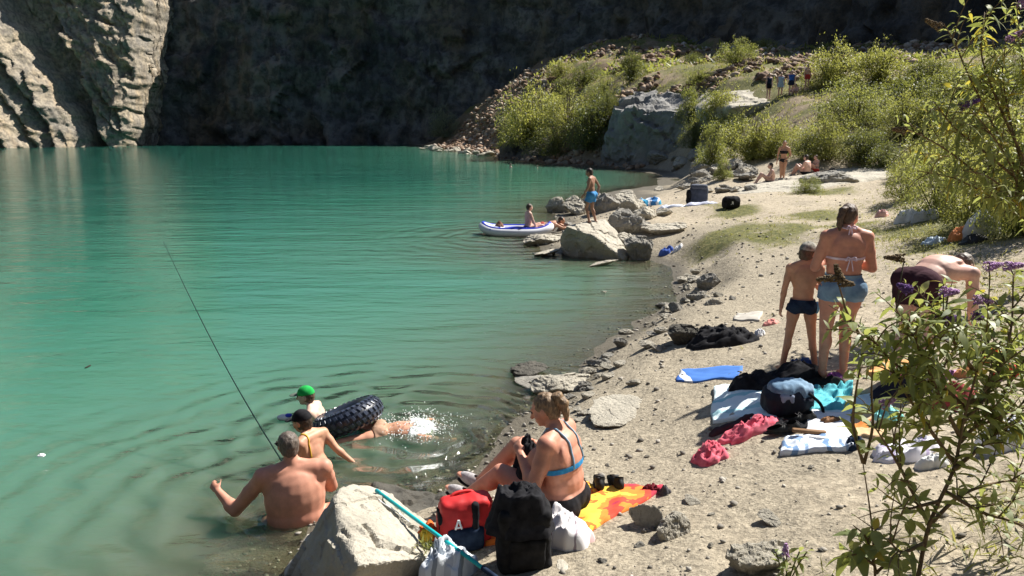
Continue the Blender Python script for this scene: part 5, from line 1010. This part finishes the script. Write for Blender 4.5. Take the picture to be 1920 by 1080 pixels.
for a in [(1130,196,90,60,4),(1100,168,80,50,0),(1060,180,70,50,1),(1310,158,60,36,0),(1350,240,110,80,1),(1620,300,120,76,1),(1690,262,130,90,4),(1700,200,150,80,0),(1790,196,130,80,2),(1860,190,140,90,4),(1740,250,130,80,1),(1830,260,150,100,0),(1300,278,60,60,4),(1455,292,90,70,2),(1660,312,90,56,0),(1740,160,120,60,1),(1900,160,120,70,2),(1380,278,90,70,4),(1300,120,60,30,4),(1430,104,70,30,4),(1520,296,80,60,1),(1700,330,70,40,4),(1140,230,60,50,4),(1010,205,60,44,2),(1050,140,60,36,4)]:
    if a[0] % 4 == 0: bush(*a, L_DRK, 'bush coloured dark as a shaded gap among the yellow green ones on the hillside', 'bushes coloured dark as shaded gaps on the hillside')  # leaf colour darkened to stand for shaded gaps between the bushes
    else: bush(*a, [L_YEL, L_YEL, L_MID][a[0] % 3], LH, GH)
for a in [(1760,398,170,150,4,L_MID,'leafy green shrub left in the thicket at the right edge'),(1850,418,190,190,0,L_YEL,'pale leafy shrub in the middle of the right thicket'),(1915,440,170,230,1,L_MID,'tall leafy shrub at the far right of the thicket'),(1700,376,110,90,4,L_YEL,'low pale shrub at the left end of the right thicket'),(1800,340,170,120,0,L_YEL,'pale shrub behind the right thicket'),(1890,330,170,150,2,L_MID,'green shrub behind the tall buddleia'),(1730,330,130,90,1,L_YEL,'light shrub behind the left end of the thicket')]: bush(*a)
# ---- buddleias
def flower(root, p, d, L=.13, R=.024, m=None, seed=0, name='flower_spike', n=210):
    r = np.random.default_rng(seed); d = Vector(d).normalized(); x, y, d = frame(d); t = r.uniform(0, 1, n); a = r.uniform(0, 6.28, n); rr = R*(1-.75*t)*(.75+.35*r.uniform(0, 1, n))
    C_ = np.array(p)+np.outer(t*L, np.array(d))+np.outer(rr*np.cos(a), np.array(x))+np.outer(rr*np.sin(a), np.array(y))
    s = r.uniform(.0035, .0075, n)*(L/.13)**.5; V = IV[None]*s[:, None, None]*r.uniform(.7, 1.3, (n, len(IV), 1))+C_[:, None]; Fc = (IF[None]+(np.arange(n)*len(IV))[:, None, None]).reshape(-1, 3)
    o = obj(name, V.reshape(-1, 3), Fc, m, root, False, {'tint': np.repeat(r.uniform(0, 1, n), len(IV))}); return o
M_PUR = tintmat('purple_floret', [(0, (.30, .12, .38)), (.5, (.62, .36, .64)), (1, (.82, .62, .80))]); M_DPU = tintmat('dark_purple_floret', [(0, (.06, .02, .14)), (1, (.26, .13, .38))])
M_SPT = tintmat('spent_floret', [(0, (.06, .04, .02)), (.5, (.17, .11, .05)), (1, (.30, .22, .11))])
def stalk(root, p, paths, m):
    """thin stalk from a flower spike back to the closest stem"""
    p = Vector(p); best = None
    for pts, _ in paths:
        for q in spline(pts, 40)[8:]:
            q = Vector(q); d = (q-p).length+(.25 if q.z > p.z+.02 else 0)
            if best is None or d < best[0]: best = (d, q)
    q = best[1]; m_ = q.lerp(p, .55)+Vector((0, 0, .02)); r = .003*max(1, (p.y/3.4)**.5)
    obj('flower_stalk', *tube(spline([q, m_, p], 8), [r]*8, 5), m, root, True)
def buddleia(label, paths, base, L, pairs, seed, twig=.5, tw_n=3, spread=.9, wid=.13, rad=.011, tint0=.4, seg=4, skip=.12, droop=.55):
    """paths: list of world polylines; opposite leaf pairs and leafy side shoots along each"""
    r = np.random.default_rng(seed); root = thing('buddleia', label, 'bush', base); P = []; D = []; Ls = []
    for pi, (pts, dens) in enumerate(paths):
        sp = spline(pts, 22); Ln = along(sp, [0])[2]; b = MB(); b.add(*tube(sp, list(np.linspace(rad*(1 if dens > .15 else .8), rad*.28, 22)), 7))
        shoots = [(sp, skip if dens < .99 else .02, 1.0)]
        for k in range(int(tw_n*dens)):
            q, t, _ = along(sp, [r.uniform(.28, .95)]); q, t = q[0], t[0]; o = r.normal(0, 1, 3); o -= t*o.dot(t); o /= np.linalg.norm(o)
            l = twig*r.uniform(.5, 1.15); e = q+(t*.55+o*spread+[0, 0, .12])*l; m_ = q+(t*.35+o*.45*spread+[0, 0, .12])*l
            s2 = spline([q, m_, e], 9); b.add(*tube(s2, list(np.linspace(rad*.4, rad*.16, 9)), 5)); shoots.append((s2, .05, .85))
        b.obj('stem', M_BARK, root)
        for s2, t0, sc in shoots:
            ln = along(s2, [0])[2]; npair = max(2, int(ln/(L*pairs)*dens+.5)); ts = t0+(1-t0)*(np.arange(npair)+r.uniform(.1, .9, npair))/npair
            q, t, _ = along(s2, np.clip(ts, 0, 1)); a0 = r.uniform(0, 3)
            for i in range(npair):
                x, y, _z = frame(t[i]); a = a0+i*math.pi/2+r.normal(0, .3); o = np.array(x)*math.cos(a)+np.array(y)*math.sin(a)
                for sg in (-1, 1):
                    if r.uniform() < .08: continue
                    P.append(q[i]); D.append(o*sg+t[i]*r.uniform(.15, .7)+[0, 0, r.uniform(-.1, .35)]); Ls.append(L*sc*r.uniform(.55, 1.25)*(1.1-.55*ts[i]**3))
    P, D, Ls = np.array(P), np.array(D), np.array(Ls); n = len(P)
    V, Fc, k = blades(P, D, Ls, Ls*wid*r.uniform(.75, 1.3, n), r.uniform(.2, 1, n)*droop, seg, seed, .35)
    obj('foliage', V, Fc, L_BUD, root, True, {'tint': np.repeat(np.clip(r.normal(tint0, .2, n)+(r.uniform(0, 1, n) < .03)*.6, 0, 1), k)})
    return root
def pth(Y0, Y1, *pp):
    k = len(pp); return [gy(x, y, Y0+(Y1-Y0)*i/max(k-1, 1)) for i, (x, y) in enumerate(pp)]
# foreground bush
bA = gy(1642, 1100, 3.35)
NBP = [
  (pth(3.3,3.5,(1716,1110),(1742,985),(1788,880),(1806,790),(1828,710),(1848,640),(1856,520)), .8), (pth(3.35,3.7,(1788,880),(1850,828),(1905,770),(1960,700)), 1), (pth(3.4,3.2,(1800,820),(1760,740),(1735,680),(1705,620),(1680,580)), 1), (pth(3.45,3.7,(1815,760),(1870,700),(1895,620),(1900,515)), 1),
  (pth(3.4,3.3,(1790,870),(1740,800),(1700,740),(1672,690)), 1), (pth(3.4,3.3,(1830,700),(1800,660),(1778,620),(1768,590)), 1), (pth(3.4,3.8,(1806,790),(1850,740),(1860,680),(1840,590)), 1), (pth(3.4,3.6,(1742,985),(1800,930),(1870,905),(1935,900)), .7), (pth(3.35,3.2,(1742,985),(1700,900),(1672,850),(1640,800)), .5),
  (pth(3.4,3.1,(1770,920),(1840,960),(1890,975),(1930,990)), .6), (pth(3.5,3.2,(1815,770),(1760,720),(1720,710),(1665,670),(1630,625)), 1), (pth(3.5,3.9,(1850,828),(1880,740),(1930,660),(1950,600)), 1), (pth(3.35,3.3,(1760,940),(1720,950),(1690,960)), .5), (pth(3.5,3.5,(1800,830),(1830,800),(1870,790),(1915,800)), 1), (pth(3.3,3.2,(1730,1020),(1690,1035),(1665,1010)), .5)]
nb = buddleia('nearest flowering buddleia, its bare stems rising from the bottom right edge', NBP,
  gy(1716,1090,3.3), .100, .33, 401, .27, 11, .8, .15, .011, .55)
for i, (x, y, Y, m_, d, L) in enumerate([(1850,500,3.5,M_PUR,(1,.2,.1),.085),(1882,500,3.7,M_PUR,(1,0,.1),.10),(1768,548,3.3,M_PUR,(.9,.2,0),.085),(1828,562,3.5,M_PUR,(1,0,-.1),.085),(1762,598,3.3,M_DPU,(1,.2,0),.11),(1652,760,3.3,M_PUR,(.8,0,.4),.07),(1705,545,3.2,M_DPU,(-.6,0,.3),.06),(1826,592,3.5,M_DPU,(.7,0,-.2),.05)]): flower(nb, gy(x, y, Y), d, L, .024, m_, 500+i); stalk(nb, gy(x, y, Y), NBP, M_TWIG)
for i, (x, y, Y, d, L) in enumerate([(1696,484,3.3,(-1,.1,.02),.085)]): flower(nb, gy(x, y, Y), d, L, .018, M_SPT, 520+i); stalk(nb, gy(x, y, Y), NBP, M_TWIG)
NB2 = [
  (pth(3.35,3.35,(1642,1100),(1634,980),(1618,868)), .12), (pth(3.35,3.3,(1618,868),(1600,800),(1604,740),(1612,690),(1618,640)), .5), (pth(3.35,3.4,(1620,870),(1636,800),(1634,730),(1640,660)), .5), (pth(3.35,3.25,(1618,640),(1590,590),(1580,560),(1572,530)), .4), (pth(3.35,3.3,(1640,1060),(1610,1040),(1585,1045)), .8), (pth(3.35,3.3,(1642,1075),(1670,1050),(1700,1040)), .8), (pth(3.35,3.3,(1642,1070),(1625,1010),(1600,985)), .7)]
nb2 = buddleia('slender buddleia stem standing left of the nearest flowering bush', NB2, bA, .135, .45, 402, .16, 3, .8, .22, .0085, .5, 4, .05)
for i, (x, y, Y, d, L) in enumerate([(1580,520,3.26,(-1,.1,-.12),.11),(1576,526,3.25,(-.35,.1,1),.075),(1574,530,3.25,(.8,.1,-.1),.07)]): flower(nb2, gy(x, y, Y), d, L, .02, M_SPT, 530+i, n=240); stalk(nb2, gy(x, y, Y), NB2, M_TWIG)
sp_ = thing('buddleia', 'small sprig with one purple flower at the bottom edge left of the bushes', 'bush', gp(1475, 1080)); q = gp(1475, 1085)
pr = [([q+Vector((dx*.2, 0, 0)), q+Vector((dx*.6, .02, .08)), q+Vector((dx, .03, .15))], 1) for dx in (-.06, .0, .07, .11)]
for k_, (pts, dn) in enumerate(pr): obj('stem', *tube(spline(pts, 8), [.004]*8, 5), M_TWIG, sp_, True)
Pq = np.array([tuple(Vector(p[0][0]).lerp(Vector(p[0][2]), t)) for p in pr for t in (.3, .5, .7, .9, 1, .4, .6, .8)]); rr_ = np.random.default_rng(8); Dq = rr_.normal(0, 1, Pq.shape)+[0, 0, .5]
V, Fc, k_ = blades(Pq, Dq, rr_.uniform(.05, .1, len(Pq)), np.full(len(Pq), .012), np.full(len(Pq), .3), 4, 9); obj('foliage', V, Fc, L_BUD, sp_, True, {'tint': np.repeat(rr_.uniform(.2, .8, len(Pq)), k_)})
flower(sp_, q+Vector((-.01, .02, .13)), (0, .1, 1), .07, .02, M_PUR, 540)
# tall bush on the right, farther back
tb = gp(1885, 500)
Yt = 8.6
TLP = [
  (pth(9,8.4,(1960,450),(1920,380),(1890,300),(1850,240),(1815,200)), 1), (pth(9,8.6,(1965,450),(1930,360),(1900,250),(1880,140),(1890,60)), 1), (pth(9,8.8,(1975,450),(1945,330),(1925,200),(1915,100),(1905,0)), 1), (pth(9,8.2,(1955,420),(1850,340),(1780,285),(1720,250),(1690,240)), .9), (pth(9,8.5,(1950,400),(1870,250),(1820,150),(1790,80),(1770,45)), .8), (pth(9,8.3,(1950,430),(1860,370),(1790,335),(1720,320)), .9),
  (pth(9,8.9,(1975,450),(1965,300),(1950,150),(1935,20)), 1), (pth(8.8,8.4,(1900,330),(1840,280),(1790,240),(1750,190)), .9), (pth(8.8,8.7,(1920,300),(1870,190),(1840,100),(1850,20)), 1), (pth(9,8.3,(1960,440),(1900,370),(1850,330),(1810,320)), 1), (pth(9,8.8,(1930,340),(1890,220),(1870,130),(1860,70)), 1), (pth(9,8.5,(1960,430),(1920,390),(1880,370),(1840,372)), .8)]
tall = buddleia('tall arching buddleia at the right edge with purple flowers against the dark cliff', TLP,
  gy(1900,520,9), .20, .36, 403, .55, 9, .9, .11, .016, .68, 4, .1, .75)
for i, (x, y, Y, m_, d, L) in enumerate([(1800,200,8.4,M_DPU,(1,0,.35),.22),(1890,75,8.5,M_PUR,(.8,0,.5),.18),(1765,52,8.5,M_SPT,(-.9,0,.4),.2),(1700,245,8.2,M_SPT,(-.9,0,.1),.16),(1912,15,8.8,M_PUR,(.3,0,1),.2)]): flower(tall, gy(x, y, Y), d, L, .045, m_, 550+i, n=260); stalk(tall, gy(x, y, Y), TLP, M_TWIG)
# ---- grass and weeds nobody could count
def tufts(name, label, X, Y, h, m, seed, per=7, wid=.05, lean=.5, cat='grass'):
    r = np.random.default_rng(seed); n = len(X); Z = np.maximum(hz(X, Y), 0); P = np.repeat(np.stack([X, Y, Z-.01], -1), per, 0)
    hh_ = np.repeat(h, per)*r.uniform(.5, 1.3, n*per); P[:, :2] += r.normal(0, .35, (n*per, 2))*np.repeat(h, per)[:, None]
    D = np.stack([r.normal(0, lean, n*per), r.normal(0, lean, n*per), np.ones(n*per)], -1)
    V, Fc, k = blades(P, D, hh_, hh_*wid, r.uniform(.1, .6, n*per), 2, seed)
    return stuff(obj(name, V, Fc, m, None, False, {'tint': np.repeat(np.clip(np.repeat(r.normal(.5, .25, n), per)+r.normal(0, .12, n*per), 0, 1), k)}), label, cat)
r = np.random.default_rng(31)
n = 22000; Yh = np.exp(r.uniform(math.log(26), math.log(128), n)); Xh = r.uniform(-.13, .78, n)*Yh; kk = sdist(Xh, Yh) > .8; Xh, Yh = Xh[kk], Yh[kk]
Zh = hz(Xh, Yh, False); fn = fbm(np.stack([Xh*.15, Yh*.15, 0*Xh], -1), 4, 13); kk = (Zh-.012*Yh > 1.25) & (fn > -.25) & (r.uniform(0, 1, len(Xh)) < .8) & ~((np.abs(Xh-(-2+.10*(Yh-100))) < 5.5) & (Yh > 84))
tufts('hill_grass', 'dry yellow green grass and weeds covering the hillside', Xh[kk], Yh[kk], (.08+.0042*Yh[kk])*r.uniform(.6, 1.3, kk.sum()), L_DRY, 5, 7, .06)
n = 5200; Yu = np.exp(r.uniform(math.log(34), math.log(125), n)); Xu = r.uniform(-.12, .72, n)*Yu; kk = sdist(Xu, Yu) > 1.5; Xu, Yu = Xu[kk], Yu[kk]
fn = fbm(np.stack([Xu*.13, Yu*.13, 0*Xu], -1), 4, 87); kk = (hz(Xu, Yu, False)-.012*Yu > 1.3) & (fn > .10) & ~((Xu > 11) & (Xu < 20.5) & (Yu > 41) & (Yu < 57)) & ~((np.abs(Xu-(-2+.10*(Yu-100))) < 6) & (Yu > 80))
X_, Y_ = Xu[kk], Yu[kk]; tufts('undergrowth', 'low leafy undergrowth spreading over the hillside', X_, Y_, (.22+.007*Y_)*r.uniform(.5, 1.4, len(X_)), L_MID, 9, 16, .10, .95, 'undergrowth')
X_, Y_ = [], []
for px, py, rx, ry, nn in [(1430,440,1.2,1.5,260),(1360,400,.9,1.6,120),(1650,432,.9,2.0,420),(1500,405,1.5,1.4,200),(1740,452,1.0,1.3,500),(1850,500,.9,1.4,350),(1800,425,1.6,2.2,700),(1900,560,.6,1.2,160),(1540,365,1.2,1.0,200),(1690,385,1.2,1.6,420)]:
    c = gp(px, py); X_.append(r.normal(c.x, rx*.6, nn)); Y_.append(r.normal(c.y, ry*.6, nn))
for cx_, cy_, sd_, nn in [(7.5, 7.5, 1.6, 900), (10, 11, 2.2, 1300), (13, 16, 3, 1300), (6.0, 4.5, .9, 500)]: X_.append(r.normal(cx_, sd_, nn)); Y_.append(r.normal(cy_, sd_, nn))
X_, Y_ = np.concatenate(X_), np.concatenate(Y_); tufts('grass', 'short yellow green grass in patches on the sand', X_, Y_, r.uniform(.03, .10, len(X_)), L_DRY, 6, 6, .07, .7)
c = gp(1880, 1000); n = 90; tufts('dry_weeds', 'dry straw coloured weeds around the foot of the near bushes', r.normal(c.x+.05, .35, n), r.normal(c.y, .28, n), r.uniform(.06, .2, n), L_DRY, 7, 6, .04, .8)
c = gy(806, 1075, 4.3); tw = tufts('weed', None, r.normal(c.x, .004, 8), r.normal(c.y, .004, 8), r.uniform(.07, .12, 8), L_MID, 8, 8, .07, .5); del tw['kind']; tag(tw, 'small green weed growing at the foot of the big pale boulder', 'weed')
for v_ in tw.data.vertices: v_.co.z += .18
# single leaves and scraps of leaf litter
# ---------------------------------------------------------------- light, sky, camera
w = bpy.data.worlds.new('World'); SC.world = w; w.use_nodes = True; nt = w.node_tree
bg = nt.nodes['Background']; sk = nt.nodes.new('ShaderNodeTexSky'); sk.sky_type = 'NISHITA'; sk.sun_disc = False
el = math.asin(SUN.z); az = math.atan2(SUN.x, SUN.y)
sk.sun_elevation = el; sk.sun_rotation = az; sk.air_density = 1.0; sk.dust_density = .6
nt.links.new(sk.outputs[0], bg.inputs[0]); bg.inputs[1].default_value = .05
l = bpy.data.lights.new('sun', 'SUN'); l.energy = 5.0; l.angle = math.radians(.53); l.color = (1, .955, .88)
lo = bpy.data.objects.new('sun', l); COL.objects.link(lo); lo.location = (30, 20, 60)
lo.rotation_euler = (-SUN).to_track_quat('-Z', 'Y').to_euler()
cd = bpy.data.cameras.new('camera'); cd.sensor_width = 36; cd.lens = 36*FPX/1920; cd.clip_end = 1000; cd.clip_start = .05
co = bpy.data.objects.new('camera', cd); COL.objects.link(co); co.location = (0, 0, CH); co.rotation_euler = (math.pi/2-TH, 0, 0)
SC.camera = co
SC.view_settings.view_transform = 'Standard'; SC.view_settings.look = 'None'; SC.view_settings.exposure = .94; SC.view_settings.gamma = 1
cy = SC.cycles; cy.use_denoising = True; cy.max_bounces = 8; cy.transparent_max_bounces = 8; cy.caustics_reflective = False; cy.caustics_refractive = False; cy.sample_clamp_indirect = 6
